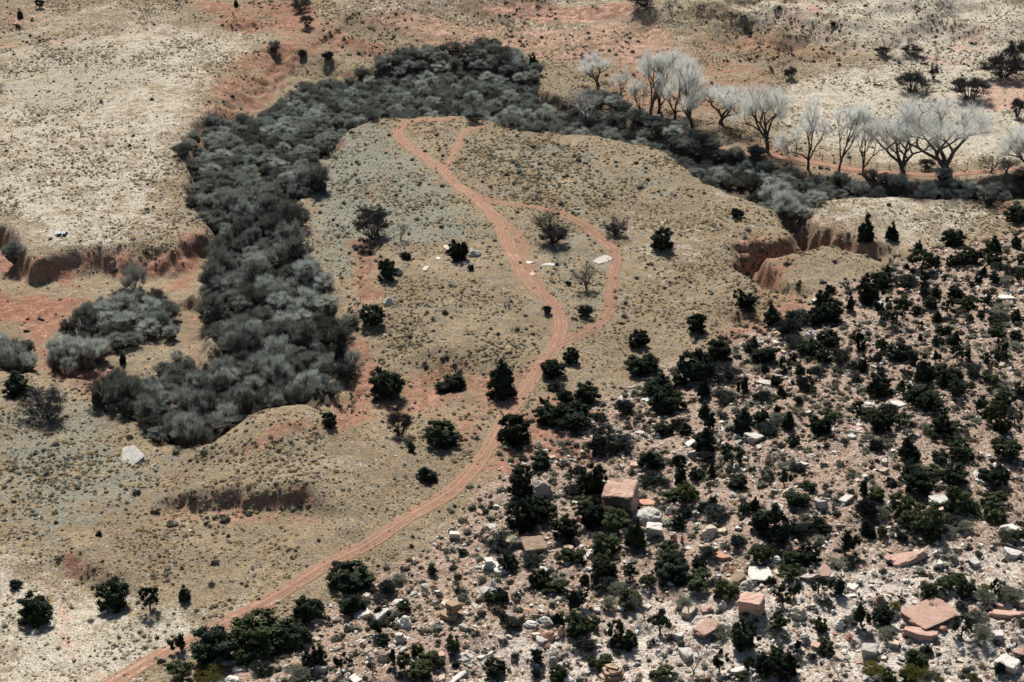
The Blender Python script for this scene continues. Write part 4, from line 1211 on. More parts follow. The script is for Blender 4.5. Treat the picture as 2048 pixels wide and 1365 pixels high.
SOLO = [
 ('C',1067,142,24,34,"small dark cone juniper standing alone behind the thicket, below the pink flats"),
 ('J',1476,441,33,29,"round black juniper on the pale rim above the creek, left of the upper gully"),
 ('J',1325,504,43,45,"round black juniper on the grassy flat right of the side track's bend"),
 ('J',1396,668,35,38,"black juniper on the open grass left of the rocky slope, beyond the others"),
 ('J',1278,697,36,37,"black juniper on the grass between the road fork and the rocky slope"),
 ('J',1142,729,28,33,"small black juniper close beside the fork of the dirt road"),
 ('J',1003,800,60,78,"tall black juniper on the left verge just below the road fork"),
 ('J',901,784,74,58,"wide black juniper on the red bank below the hill, middle of three"),
 ('J',770,800,64,62,"black juniper at the left end of the red bank below the hill"),
 ('J',1027,891,60,60,"round black juniper touching the right edge of the dirt road"),
 ('J',884,896,58,58,"black juniper in the grassy hollow left of the road, beside grey brush"),
 ('K',799,876,52,52,"dark grey leafless bush in the hollow left of a black juniper"),
 ('J',853,966,45,36,"dome-shaped black juniper on the grass left of the road"),
 ('J',820,906,22,25,"small black juniper left of the grassy hollow's pair"),
 ('J',915,523,38,42,"black juniper on the hilltop between a white-capped and a fluted rock"),
 ('J',773,563,34,42,"black juniper on the left brow of the hill beside a grey boulder"),
 ('J',811,519,20,18,"small black juniper on the hilltop left of the white-capped rock"),
 ('J',744,656,42,42,"black juniper low on the hill's left red slope"),
 ('J',197,1074,15,14,"tiny round black juniper alone on the pale plain"),
 ('J',31,1183,32,29,"small black juniper at the left edge above a larger one"),
 ('J',66,1252,64,64,"large round black juniper beside the faint track at lower left"),
 ('J',225,1224,58,60,"round dark green-black juniper, largest of three in a row on the lower plain"),
 ('T',300,1220,36,44,"open-branched juniper, middle of three in a row on the lower plain"),
 ('C',369,1205,26,34,"small cone juniper, right of three in a row on the lower plain"),
 ('J',30,796,60,54,"round black juniper at the left edge above a dark sprawling bush"),
 ('K',82,845,92,62,"dark sprawling bush below the round juniper at the left edge"),
 ('J',246,729,15,26,"small narrow black juniper in the gravel flat among grey brush"),
 ('J',657,856,28,30,"small black juniper below the bright white knobbly boulder"),
 ('J',681,745,32,62,"tall black juniper at the thicket's right edge above the white boulder"),
 ('J',40,38,13,19,"dark small juniper near the top left corner, nearest to the corner patch"),
 ('G',78,19,17,18,"greenish small juniper at the top edge near the left corner"),
 ('G',36,60,12,14,"faint green bush below the small dark juniper in the top left"),
 ('C',472,14,10,16,"small dark juniper at the top edge above the red hollow"),
 ('J',1922,399,28,24,"round black juniper at the creek rim among grey brush"),
 ('J',2038,446,44,40,"dark juniper at the right edge above the rocky slope"),
 ('J',1666,54,10,9,"small dark juniper at the end of a red path near the top"),
 ('S',1170,636,30,28,"blue-grey bush between the two tracks"),
 ('J',1136,573,16,12,"tiny black juniper between the road and the side track"),
 ('J',941,542,12,13,"small dark round bush on the hilltop below the black juniper"),
 ('S',1094,632,18,22,"thin grey bush against the left edge of the road"),
 ('K',1826,117,38,24,"dense dark bush behind the far fence"),
 ('K',1766,114,30,18,"dark low bush at the foot of the bare tree by the far fence"),
 ('K',2010,162,78,52,"dark leafless thicket bush in the right pasture, upper one"),
 ('K',2035,130,50,45,"dark leafless bush behind the upper pasture thicket"),
 ('K',1945,207,76,46,"dark leafless bushes in the right pasture, lower clump"),
 ('K',1827,190,52,44,"dark leafless bush in the middle of the pasture"),
 ('K',1868,160,18,26,"small dark upright bush right of the pasture's middle clump"),
 ('K',2036,236,26,38,"dark leafless bush at the right edge of the pasture"),
 ('K',1583,161,25,26,"small dark fan-shaped bush in the pink pasture"),
 ('K',600,24,40,26,"grey leafless bush at the top edge above the red hollow"),
 ('K',612,56,28,24,"grey bush in the red wash, below the one at the top edge"),
 ('K',1290,20,60,28,"dark grey brush at the top edge right of centre"),
 ('S',655,128,24,20,"dark bush on the red slope above the thicket"),
 ('B',548,110,26,22,"pale grey bush on the rim of the red slope"),
 ('S',604,118,18,16,"small dark bush on the red slope left of a larger one"),
 ('K',745,488,66,68,"grey leafless bush on the sage flat left of the hilltop"),
 ('K',1855,342,32,24,"dark bush between the two biggest right-hand cottonwoods"),
 ('K',1513,322,40,26,"dark bush under the leftmost cottonwood of the right row"),
 ('B',28,540,44,50,"grey bush at the foot of the red bank, left edge"),
 ('K',950,249,34,11,"flat pile of dead brush beside the track at the bend"),
 ('K',1050,62,0,0,""),
 ('P',264,592,58,58,"pale fan-shaped leafless bush standing out below the plateau edge"),
 ('S',322,1329,15,11,"tiny dark bush on the right verge of the road at the bottom"),
 ('T',363,1308,38,46,"small open juniper, leftmost of the clump beside the road at the bottom"),
 ('J',420,1334,84,72,"big black juniper left of the broad white slab"),
 ('G',518,1308,100,80,"largest green-black juniper beside the road at the bottom"),
 ('J',582,1304,62,60,"dark juniper joined to the right of the largest one at the bottom"),
 ('G',360,1368,50,44,"greenish shrub at the bottom edge under the small open juniper"),
 ('Y',418,1368,56,32,"yellow-green bush at the bottom edge, left of the white block"),
 ('G',490,1330,44,26,"bright grey-green bush right of the broad white slab"),
 ('S',525,1352,44,24,"low grey-green bush right of the low white block"),
 ('J',700,1184,78,62,"wide black juniper on the slope's corner beside the road"),
 ('J',616,1244,52,50,"roundest black juniper, its foot on a small white slab"),
 ('J',706,1232,56,44,"round black juniper at the end of the long pale slab"),
]
for k, a, b, ww, hh, lab in SOLO:
    if ww:
        plants.append([k, a, b, ww, hh, lab])

# labels for the slope plants: each kind by the landmark it stands beside
def describe(plist):
    cand = []
    for i, p in enumerate(plist):
        if p[5]:
            continue
        cx, cy = p[1], p[2] - p[4] / 2
        for (lx, ly, ph) in LANDMARKS:
            dx, dy = cx - lx, cy - ly
            d = math.hypot(dx, dy)
            if d < 95:
                if abs(dx) > abs(dy) * 1.2:
                    wd = 'right of' if dx > 0 else 'left of'
                else:
                    wd = 'just below' if dy > 0 else 'just above'
                cand.append((d, i, (p[0], wd, ph)))
    cand.sort()
    used, done = set(), {}
    for d, i, key in cand:
        if i in done or key in used:
            continue
        used.add(key)
        done[i] = "%s %s %s" % (KIND[key[0]][2], key[1], key[2])
    zone_n = {}
    for i, p in enumerate(plist):
        if p[5]:
            continue
        if i in done:
            p[5] = done[i]
            p.append(None)
            continue
        z = 'upper stony slope near the right edge' if p[1] > 1720 and p[2] < 880 else ('upper stony slope' if p[2] < 880 else ('brushy middle of the slope' if p[2] < 1090 else 'pale bouldery foot of the slope'))
        p[5] = "%s on the %s, away from the named boulders" % (KIND[p[0]][2], z)
        p[5] = "%s scattered over the %s" % (KIND[p[0]][2], z)
        p.append("%s over the %s" % (KIND[p[0]][3], z))
describe(plants)

cnt = 0
for p in plants:
    k, px, py, wpx, hpx, lab = p[:6]
    grp = p[6] if len(p) > 6 else None
    x, y, z = base_at(px, py)
    s = scale_at(x, y, z)
    wd = wpx / s
    th = math.atan2(CAMH - z, y)
    cnt += 1
    if k in 'JTCG':
        if k in 'T':
            hg = max(.7 * wd, hpx / s / math.cos(th) * .92)
            yc = y + wd * .05
        else:
            hg = (hpx / s - wd * .55 * math.sin(th)) / math.cos(th)
            hg = min(max(hg, .62 * wd), 2.2 * wd)
            yc = y + wd * .36
        kk = 'C' if (k == 'J' and hg > 1.25 * wd) else k
        crown, trunk = JUN[kk][cnt * 7 % len(JUN[kk])]
        zc = zat(x, yc)
        kx = 1.34 if len(p) > 6 else 1.2
        place_tree('juniper_tree', trunk, crown, x, yc, zc - .05, wd * kx, hg * (kx - .1), rnd.uniform(0, 6.28), lab, 'juniper', grp)
    elif k == 'D':
        hg = hpx / s / math.cos(th)
        tr, cr, kq = DEADT[cnt % 3]
        q = hg / 6
        place_tree('dead_tree', tr, cr, x, y, z, q, q, rnd.uniform(0, 6.28), lab, 'dead tree', grp)
    else:
        hg = (hpx / s - wd * .5 * math.sin(th)) / math.cos(th)
        hg = min(max(hg, .5 * wd), 1.5 * wd)
        yc = y + wd * .36
        ms = SHR[k]
        nm, cat = {'S': ('scrub_bush', 'bush'), 'W': ('sage_bush', 'bush'), 'Y': ('yellow_bush', 'bush'), 'K': ('leafless_bush', 'bush'), 'B': ('leafless_bush', 'bush'), 'P': ('leafless_bush', 'bush')}[k]
        put_bush(nm, ms[cnt % len(ms)], x, yc, zat(x, yc), wd * 1.25, hg / .74, lab, cat, grp)

# ------------------------------------------------------------------ bare cottonwoods and other leafless trees
def put_bare(proto, nat_h, px, py, hpx, wpx, label, cat='tree', name='cottonwood_tree', rz=None, tilt=0, group=None):
    x, y, z = base_at(px, py)
    s = scale_at(x, y, z)
    th = math.atan2(CAMH - z, y)
    hg = hpx / s / math.cos(th)
    tr, cr, _ = proto
    V = np.zeros(len(cr.vertices) * 3)
    cr.vertices.foreach_get("co", V)
    V = V.reshape(-1, 3)
    natw = np.percentile(V[:, 0], 97) - np.percentile(V[:, 0], 3)
    q = hg / nat_h
    sx = wpx / s / natw
    sx = min(max(sx * (1.12 if nat_h == 17 else 1), q * .6), q * 1.5)
    r = place_tree(name, tr, cr, x, y, z, sx, q, rz if rz is not None else rnd.uniform(0, 6.28), label, cat, group, tilt=tilt)
    return r
COTS = [  # px, base py, height px, width px, proto list, label
 (1196,172,66,76,COT,0,"leaning bare cottonwood, leftmost of the pale trees, spreading to the left"),
 (1301,232,130,84,SLIM,1,"left of the close pair of tall bare cottonwoods with dark trunks"),
 (1317,228,128,90,SLIM,2,"right of the close pair of tall bare cottonwoods, leaning right"),
 (1350,242,122,60,SLIM,0,"slender bare cottonwood just right of the close pair"),
 (1283,240,80,20,SLIM,1,"thin young bare tree left of the close pair of cottonwoods"),
 (1241,208,72,34,SLIM,2,"thin slanting bare tree left of the tall cottonwoods"),
 (1387,262,142,90,COT,1,"tall bare cottonwood with a thick trunk beside the fence's end"),
 (1441,248,84,98,COT,3,"low wide bare cottonwood with spreading dark limbs"),
 (1533,305,124,72,COT,2,"leftmost of the six bare cottonwoods in the right row"),
 (1616,339,150,60,SLIM,0,"second bare cottonwood from the left in the right row"),
 (1678,344,140,60,SLIM,1,"third bare cottonwood in the right row, narrow crown"),
 (1725,351,134,64,SLIM,2,"fourth bare cottonwood in the right row, close to the narrow one"),
 (1808,358,140,90,COT,0,"fifth bare cottonwood in the right row, forking low"),
 (1897,357,146,126,COT,3,"widest bare cottonwood, sixth in the right row"),
 (2058,354,104,110,COT,1,"bare cottonwood half cut off by the right edge"),
]
for px, py, hp, wp, ps, i, lab in COTS:
    put_bare(ps[i % len(ps)], 17, px, py, hp, wp, lab, 'cottonwood')
SMALLT = [
 (1170,258,76,74,WHITET,0,9,"dead white-limbed tree standing at the creek bend"),
 (1112,233,46,40,DARKT,0,6,"small dark bare tree left of the dead white-limbed tree"),
 (1980,346,36,58,DARKT,1,6,"low spreading dark tree right of the widest cottonwood"),
 (2012,348,36,44,DARKT,2,6,"low dark tree near the right edge beside its twin"),
 (1575,302,36,34,DEADT,0,6,"small grey bare tree between the first two cottonwoods of the right row"),
 (1105,486,66,72,DARKT,0,6,"black bare tree arching over the side track on the hill"),
 (1231,470,44,44,DARKT,1,6,"dark bare bushy tree above the side track's bend"),
 (1173,577,46,44,DARKT,2,6,"small dark bare tree inside the side track's loop"),
 (800,480,34,38,DEADT,1,6,"crooked bare branch-like tree right of the grey bush on the sage flat"),
 (1772,112,46,44,DEADT,2,6,"pale thin bare tree behind the far fence"),
 (1812,104,36,26,DEADT,0,6,"slender bare tree just left of the dense dark bush by the far fence"),
 (1845,203,44,40,DARKT,1,6,"small dark bare tree in the middle of the pasture"),
 (1563,142,20,22,DEADT,1,6,"tiny bare sapling just inside the far fence"),
 (1343,34,36,26,DEADT,2,6,"grey bare tree at the top edge right of centre"),
 (934,128,26,24,DEADT,0,6,"slender bare tree rising from the back of the thicket, left one"),
 (1003,134,44,48,DARKT,2,6,"grey round bare tree rising from the back of the thicket"),
]
for px, py, hp, wp, ps, i, nh, lab in SMALLT:
    put_bare(ps[i], nh, px, py, hp, wp, lab, 'tree', 'bare_tree')
# brush skirt round the black arching tree
for px, py, wp, hp, lab in [(1106,494,66,44,"dark brush heaped round the foot of the black arching tree"), (1232,474,44,30,"dark brush at the foot of the bare tree above the bend")]:
    x, y, z = base_at(px, py)
    s = scale_at(x, y, z)
    put_bush('leafless_bush', SHR['K'][0], x, y + wp / s * .3, zat(x, y + wp / s * .3), wp / s, hp / s, lab, 'bush')

# ------------------------------------------------------------------ creek thicket
TLAB = {
 'main': "grey leafless bush packed into the dense thicket filling the dry creek",
 'right': "grey leafless bush in the brush strip along the creek below the cottonwoods",
 'island': "grey bush in the round thicket below the plateau's red bank",
 'left': "grey bush in the small clump at the left edge by the red flat",
 'spit': "thin grey bush on the gravel spit beside the thicket",
}
TGRP = {'main': 'bushes of the dense creek thicket', 'right': 'bushes of the creek strip under the cottonwoods', 'island': 'bushes of the round thicket', 'left': 'bushes at the left edge', 'spit': 'bushes on the gravel spit'}
bpts = []
for poly, key in TH:
    P = UP(poly, 0.0)
    lo, hi_ = P.min(0) - 3, P.max(0) + 3
    area_pts = []
    g = np.random.default_rng(len(poly))
    for _ in range(14000):
        q = g.uniform(lo, hi_)
        nzq = vnoise(np.array([q[0] / 6.5]), np.array([q[1] / 6.5]), 87)[0]
        if poly_sd(P, np.array([q[0]]), np.array([q[1]]))[0] + 7 * nzq < .2 or vnoise(np.array([q[0] / 5]), np.array([q[1] / 5]), 89)[0] < -.36:
            continue
        md = {'main': 3.0, 'right': 3.1, 'spit': 3.6}.get(key, 2.9)
        if all((q[0] - a) ** 2 + (q[1] - b) ** 2 > md * md for a, b in area_pts):
            area_pts.append((q[0], q[1]))
    bpts += [(a, b, key) for a, b in area_pts]
print("thicket bushes", len(bpts))
bpts.sort(key=lambda t: -proj(t[0], t[1], 0)[2])
single, rest = bpts[:300], bpts[300:]
g = np.random.default_rng(5)
for i, (x, y, key) in enumerate(single):
    z = zat(x, y)
    wd = g.uniform(3.4, 7.4) * (0.9 if key != 'main' else 1)
    hg = min(max(wd * g.uniform(.5, 1.3), (0.4 - z) * g.uniform(.45, .95)), 7.5) * (.75 if key == 'spit' else 1)
    tone = vnoise(np.array([x / 9]), np.array([y / 9]), 83)[0] + g.normal() * .22 + (.12 if key == 'right' else 0) - (.06 if key == 'main' else 0) + .3 * math.exp(-((proj(x, y, 0)[0] - 640) / 110) ** 2 - ((proj(x, y, 0)[1] - 205) / 60) ** 2)
    kk = 'F' if tone > .18 else ('N' if tone < -.2 else 'B')
    adj = {'F': ('frosty pale-grey', 'frosty pale '), 'N': ('dark brownish-grey', 'dark brownish '), 'B': ('grey', '')}[kk]
    lab_, grp_ = TLAB[key].replace('grey', adj[0], 1), adj[1] + TGRP[key]
    put_bush('creek_bush', SHR[kk][i % len(SHR[kk])], x, y, z, wd, hg, lab_, 'bush', grp_)

# ------------------------------------------------------------------ scattered plants and stones nobody could count
def scatter(name, pts, sc, rot, pick, meshes, label, cat, tilt=None):
    """one object whose points carry instances of the small source meshes"""
    me = bpy.data.meshes.new(name)
    me.vertices.add(len(pts))
    me.vertices.foreach_set("co", np.asarray(pts, np.float32).ravel())
    for nm, typ, fld, val in (("sc", 'FLOAT_VECTOR', "vector", np.asarray(sc, np.float32)), ("rt", 'FLOAT_VECTOR', "vector", np.asarray(rot, np.float32)), ("pk", 'INT', "value", np.asarray(pick, np.int32))):
        at = me.attributes.new(nm, typ, 'POINT')
        at.data.foreach_set(fld, val.ravel())
    src = bpy.data.collections.new(name + "_sources")
    for i, m_ in enumerate(meshes):
        so = bpy.data.objects.new("%s_%02d" % (name, i), m_)
        src.objects.link(so)
    o = link(name, me)
    ng = bpy.data.node_groups.new(name, 'GeometryNodeTree')
    ng.interface.new_socket("Geometry", in_out='INPUT', socket_type='NodeSocketGeometry')
    ng.interface.new_socket("Geometry", in_out='OUTPUT', socket_type='NodeSocketGeometry')
    gi, go = ng.nodes.new("NodeGroupInput"), ng.nodes.new("NodeGroupOutput")
    ip = ng.nodes.new("GeometryNodeInstanceOnPoints")
    ci = ng.nodes.new("GeometryNodeCollectionInfo")
    ci.inputs[0].default_value = src
    ci.inputs[1].default_value = True
    ci.inputs[2].default_value = True
    def attr(nm, dt):
        a = ng.nodes.new("GeometryNodeInputNamedAttribute")
        a.data_type = dt
        a.inputs[0].default_value = nm
        return a.outputs[0]
    er = ng.nodes.new("FunctionNodeEulerToRotation")
    L = ng.links.new
    L(gi.outputs[0], ip.inputs['Points'])
    L(ci.outputs[0], ip.inputs['Instance'])
    ip.inputs['Pick Instance'].default_value = True
    L(attr("pk", 'INT'), ip.inputs['Instance Index'])
    L(attr("rt", 'FLOAT_VECTOR'), er.inputs[0])
    L(er.outputs[0], ip.inputs['Rotation'])
    L(attr("sc", 'FLOAT_VECTOR'), ip.inputs['Scale'])
    L(ip.outputs[0], go.inputs[0])
    md = o.modifiers.new("scatter", 'NODES')
    md.node_group = ng
    return tag(o, label, cat, kind='stuff')

def tuft(seed, mat, n=34, h=.7, size=.2, blades=16):
    g = np.random.default_rng(seed)
    mb = MB()
    dr = rdir(n, g)
    dr[:, 2] = np.abs(dr[:, 2])
    P = dr * np.array([.42, .42, h * .72]) * g.uniform(.8, 1.1, n)[:, None]
    nr = dr + .35 * rdir(n, g) + np.array([0, 0, .25])
    nr /= np.linalg.norm(nr, axis=1)[:, None]
    mb.add(*quads(P, nr, size, g))
    D = rdir(blades, g)
    D[:, 2] = np.abs(D[:, 2]) + .6
    D /= np.linalg.norm(D, axis=1)[:, None]
    mb.add(*slivers(D * .1, D, h * 1.05, .07, g))
    return mb.mesh("tuft", mat)
TG0 = leaf_mat("bleached_grass", (.50, .44, .335), (.64, .575, .45), 1.0, .25, .35)
TG1 = leaf_mat("straw_grass", (.39, .305, .178), (.55, .445, .28), 1.0, .3, .35)
TG2 = leaf_mat("golden_grass", (.39, .275, .15), (.52, .39, .24), 1.0, .3, .35)
TG3 = leaf_mat("grey_sage", (.16, .165, .125), (.27, .265, .205), 1.0, .3, .35)
TG4 = var_mat("dark_scrub", (.05, .05, .038), (.11, .10, .075), 1.0, objrand=.35, spec=.05)
g = np.random.default_rng(21)

def sample(n, cond=None):
    """points on the ground the photo looks at, plus a margin"""
    x = g.uniform(X0 + 2, X1 - 2, n)
    y = g.uniform(Y0 + 2, Y1 - 2, n)
    z = zgrid(x, y)
    px, py, s = proj(x, y, z)
    m = (px > -180) & (px < 2228) & (py > -80) & (py < 1460)
    return x[m], y[m], z[m]
def fields(x, y):
    return (bil(redC, x, y), bil(sageC, x, y), bil(paleC, x, y), bil(talC, x, y), bil(bank, x, y), bil(road_d, x, y))

# dry grass
x, y, z = sample(520000)
r_, s_, p_, t_, b_, d_ = fields(x, y)
cl = fbm(x, y, 7, 3, 501) * .5 + .5
bare = sstep(.1, .42, fbm(x, y, 17, 4, 541, .6))
prob = (.16 + .66 * sstep(.25, .8, cl)) * (1 - .93 * bare) * (1 - .72 * sstep(.2, .75, r_)) * (1 - .62 * t_) * (1 - .9 * sstep(.4, .8, b_)) * (1 - .35 * p_)
mainc = line_d(ROADXY['main'][::3], x, y)[0]
m = (g.random(len(x)) < prob) & ((d_ > g.uniform(-.75, .45, len(x))) | ((mainc < .35) & (g.random(len(x)) < .5)))
x, y, z = x[m], y[m], z[m]
sg_, rd_ = bil(sageC, x, y), bil(redC, x, y)
n = len(x)
sz = g.lognormal(-.95, .36, n)
sz = np.clip(sz * (1 + .75 * fbm(x, y, 13, 3, 561)), .14, 1.05)
u = g.random(n)
gold = fbm(x, y, 14, 2, 511) * .5 + .5
pick = np.where(u < .64, g.integers(0, 3, n), np.where(u < .66 + .27 * gold * 1.6, 3 + g.integers(0, 2, n), 5 + g.integers(0, 2, n)))
pick = np.where((g.random(n) < sg_ * .5), 5 + g.integers(0, 2, n), pick)
pick = np.where((g.random(n) < bil(paleC, x, y) * 1.1), 7 + g.integers(0, 2, n), pick)
print("grass", n)
scatter("dry_grass", np.stack([x, y, z - .03], 1), np.stack([sz, sz, sz * g.uniform(.6, 1.0, n)], 1), np.stack([g.uniform(-.15, .15, n), g.uniform(-.15, .15, n), g.uniform(0, 6.28, n)], 1), pick,
        [tuft(1, TG1), tuft(2, TG1), tuft(3, TG1, 26, .55), tuft(4, TG2), tuft(5, TG2), tuft(6, TG3), tuft(7, TG3), tuft(8, TG0), tuft(9, TG0)], "dry straw-coloured bunchgrass covering the valley floor", "grass")
# low dark scrub
x, y, z = sample(110000)
r_, s_, p_, t_, b_, d_ = fields(x, y)
cl = sstep(-.15, .55, fbm(x, y, 10, 3, 521))
stp = bil(scarp_face, x, y)
dens = bil(patch([([(960, 860), (1250, 790), (1500, 690), (1750, 640), (1900, 880), (1800, 1080), (1300, 1120), (1000, 1090)], 1.0)], 8, 13), x, y)
prob = np.clip(.55 * dens * sstep(-.2, .4, fbm(x, y, 5, 3, 551)) + .003 + .09 * cl * cl + .22 * s_ * (.3 + cl) + .30 * sstep(.2, .6, r_) * cl + .28 * stp + .6 * bil(gully_face, x, y) + .42 * t_ * (1 - .45 * p_), 0, 1) * (1 - .6 * p_ * (1 - t_)) * (1 - .8 * sstep(.5, .9, b_))
m = (g.random(len(x)) < prob) & (d_ > .5)
x, y, z = x[m], y[m], z[m]
n = len(x)
sz = np.clip(g.lognormal(-.35, .38, n) * (1 + .25 * bil(talC, x, y)), .35, 1.8)
print("scrub", n)
scatter("low_scrub", np.stack([x, y, z - .03], 1), np.stack([sz, sz, sz * g.uniform(.6, .95, n)], 1), np.stack([0 * x, 0 * x, g.uniform(0, 6.28, n)], 1), np.where(g.random(n) < .72, g.integers(0, 3, n), 3 + g.integers(0, 2, n)),
        [tuft(11, TG4, 40, .75, .17, 24), tuft(12, TG4, 40, .6, .17, 24), tuft(13, TG4, 44, .7, .16, 30), tuft(14, TG3, 44, .7, .17, 30), tuft(15, WM, 44, .75, .17, 34)], "low dark desert scrub dotting the grass and slopes", "scrub")
# rubble
x, y, z = sample(260000)
r_, s_, p_, t_, b_, d_ = fields(x, y)
cl = fbm(x, y, 9, 3, 531) * .5 + .5
flat = bil(patch([RED[12]], 3, 5), x, y)
nearC = np.zeros_like(CX)
for bx, by, br in BLD:
    nearC = np.maximum(nearC, np.exp(-((CX - bx) ** 2 + (CY - by) ** 2) / (br * 1.1 + .8) ** 2))
nearb = bil(nearC, x, y)
prob = np.clip(t_ * (.22 + .95 * sstep(.42, .72, cl) + 1.2 * nearb) * (.75 + .6 * p_) + .16 * flat + .012, 0, 1)
m = (g.random(len(x)) < prob) & (d_ > .3)
x, y, z = x[m], y[m], z[m]
n = len(x)
sz = np.clip(g.lognormal(-1.15, .58, n), .1, 1.05) * np.where(bil(talC, x, y) > .5, 1, .6)
print("rubble", n)
RMESH = []
for i, (st, mt) in enumerate([('block', 'white'), ('slab', 'white'), ('peak', 'tan'), ('slab', 'tan'), ('block', 'pink'), ('slab', 'pink'), ('slab', 'grey'), ('block', 'red')]):
    gg = np.random.default_rng(900 + i)
    bm = bmesh.new()
    for _ in range(11):
        v = gg.normal(size=3); v /= np.linalg.norm(v)
        bm.verts.new((v[0] * .55, v[1] * .5, .25 + v[2] * .42))
    bmesh.ops.convex_hull(bm, input=list(bm.verts))
    mr = bpy.data.meshes.new("stone"); bm.to_mesh(mr); bm.free(); mr.materials.append(ROCKM[mt]); RMESH.append(mr)
scatter("rubble", np.stack([x, y, z - .04], 1), np.stack([sz * g.uniform(.8, 1.5, n), sz, sz * g.uniform(.5, 1.05, n)], 1), np.stack([g.uniform(-.3, .3, n), g.uniform(-.3, .3, n), g.uniform(0, 6.28, n)], 1),
        g.choice(8, n, p=[.19, .22, .12, .15, .06, .07, .16, .03]), RMESH, "pale and pink stone rubble strewn over the slope", "rubble")
# the thicket's farther bushes and its twiggy undergrowth
if rest:
    R_ = np.array([(a, b) for a, b, k in rest])
    zz = zgrid(R_[:, 0], R_[:, 1])
    n = len(R_)
    ws = g.uniform(4.0, 6.0, n)
    hs = np.clip((0.4 - zz) * .9, 3.6, 6)
    scatter("creek_brush", np.stack([R_[:, 0], R_[:, 1], zz - .05], 1), np.stack([ws, ws, hs], 1), np.stack([0 * ws, 0 * ws, g.uniform(0, 6.28, n)], 1), g.integers(0, 8, n), SHR['B'] + SHR['F'][:2] + SHR['N'][:1],
            "far grey brush massed along the creek bend", "brush")

# stones of the slope that can be counted
g = np.random.default_rng(77)
got = []
tries = 0
while len(got) < 285 and tries < 60000:
    tries += 1
    px, py = g.uniform(430, 2060), g.uniform(560, 1368)
    if g.random() > (.18 + .82 * sstep(700, 1200, np.array(py))):
        continue
    q = U(px, py, 2)
    if bil(sd_tal, np.array([q[0]]), np.array([q[1]]))[0] < 1.5:
        continue
    x, y = q
    if any((x - a) ** 2 + (y - b) ** 2 < 1.9 for a, b in got):
        continue
    got.append((x, y))
LOOSE = [rock_mesh(700 + i, st, ROCKM[mt]) for i, (st, mt) in enumerate([('slab', 'white'), ('block', 'white'), ('dome', 'white'), ('slab', 'grey'), ('peak', 'tan'), ('slab', 'tan'), ('block', 'pink'), ('slab', 'pink'), ('dome', 'grey'), ('peak', 'red')])]
LDESC = ["pale flat stone", "pale blocky stone", "pale rounded stone", "grey flat stone", "tan pointed stone", "tan flat stone", "pink blocky stone", "pink flat stone", "grey rounded stone", "red pointed stone"]
for x, y in got:
    i = int(g.choice(10, p=[.2, .13, .12, .09, .08, .13, .07, .1, .05, .03]))
    sz = float(np.clip(g.lognormal(.02, .45), .5, 2.8))
    o = link('boulder', LOOSE[i], None, (x, y, zat(x, y) - .06), (g.uniform(-.15, .15), g.uniform(-.15, .15), g.uniform(0, 6.28)), (sz * g.uniform(.9, 1.5), sz, sz * g.uniform(.3, .65)))
    zn = 'upper' if proj(x, y, 3)[1] < 900 else ('middle' if proj(x, y, 3)[1] < 1130 else 'lowest')
    tag(o, "%s loose on the %s part of the boulder slope" % (LDESC[i], zn), 'rock', "%ss on the %s slope" % (LDESC[i], zn))

# ------------------------------------------------------------------ fences
def fence(pts, gap, label, hpost=1.5):
    P = smooth_line([hit(a, b) for a, b in pts], .5)
    seg = np.concatenate([[0], np.cumsum(np.linalg.norm(np.diff(P, axis=0), axis=1))])
    x0, y0 = P[0]
    root = link("wire_fence", None, None, (x0, y0, zat(x0, y0)))
    tag(root, label, 'fence')
    mb = MB()
    mb.tube(np.array([[0, 0, -.3], [.01, 0, .8], [.02, .01, hpost]]), [.10, .09, .075], 6)
    pm = mb.mesh("post", WOODP)
    g = np.random.default_rng(len(pts))
    tops = []
    d = 0
    k = 0
    while d < seg[-1] and k < 98:
        x, y = np.interp(d, seg, P[:, 0]), np.interp(d, seg, P[:, 1])
        z = zat(x, y)
        link("post", pm, root, (x - x0, y - y0, z - root.location[2]), (g.uniform(-.12, .12), g.uniform(-.12, .12), g.uniform(0, 6)), (1, 1, g.uniform(.85, 1.15)))
        tops.append((x - x0, y - y0, z - root.location[2]))
        d += gap * g.uniform(.85, 1.15)
        k += 1
    T = np.array(tops)
    for hgt in (.45, .85, 1.2):
        mw = MB()
        mw.tube(T + [0, 0, hgt], np.full(len(T), .022), 4)
        link("wire", mw.mesh("wire", WIRE), root)
    return root
fence([(1240,128),(1330,124),(1430,124),(1450,123),(1495,118),(1550,112),(1620,121),(1676,127),(1700,131),(1745,128),(1790,127),(1860,122),(1900,124),(1930,130),(1990,132),(2070,132)], 3.6, "far wire fence on thin posts crossing behind the pasture")
fence([(1395,248),(1440,262),(1480,275),(1515,287),(1560,300),(1600,312),(1640,322),(1700,332),(1760,339),(1830,342),(1900,340),(1960,337),(2070,336)], 3.4, "wire fence along the dirt road behind the cottonwood trunks")

# dead brush banked along the far fence
for poly, lab in (([(1448,124),(1495,120),(1550,115),(1600,120),(1640,126),(1676,130)], "dark drift of dead brush along the left part of the far fence"),
                  ([(1800,128),(1850,130),(1900,131),(1935,133)], "dark drift of dead brush along the right part of the far fence")):
    P = smooth_line([hit(a, b) for a, b in poly], .35)
    g = np.random.default_rng(len(poly))
    P = P[vnoise(np.arange(len(P)) / 7.0, np.zeros(len(P)), 5) + g.normal(size=len(P)) * .2 > -.05]
    n = len(P)
    zz = zgrid(P[:, 0], P[:, 1])
    q = g.uniform(.35, .95, n)
    scatter("brush_drift", np.stack([P[:, 0] + g.normal(size=n) * .4, P[:, 1] + g.normal(size=n) * .7, zz - .05], 1), np.stack([q, q, q * .7], 1), np.stack([0 * q, 0 * q, g.uniform(0, 6.28, n)], 1), g.integers(0, 3, n), SHR['K'], lab, "brush")

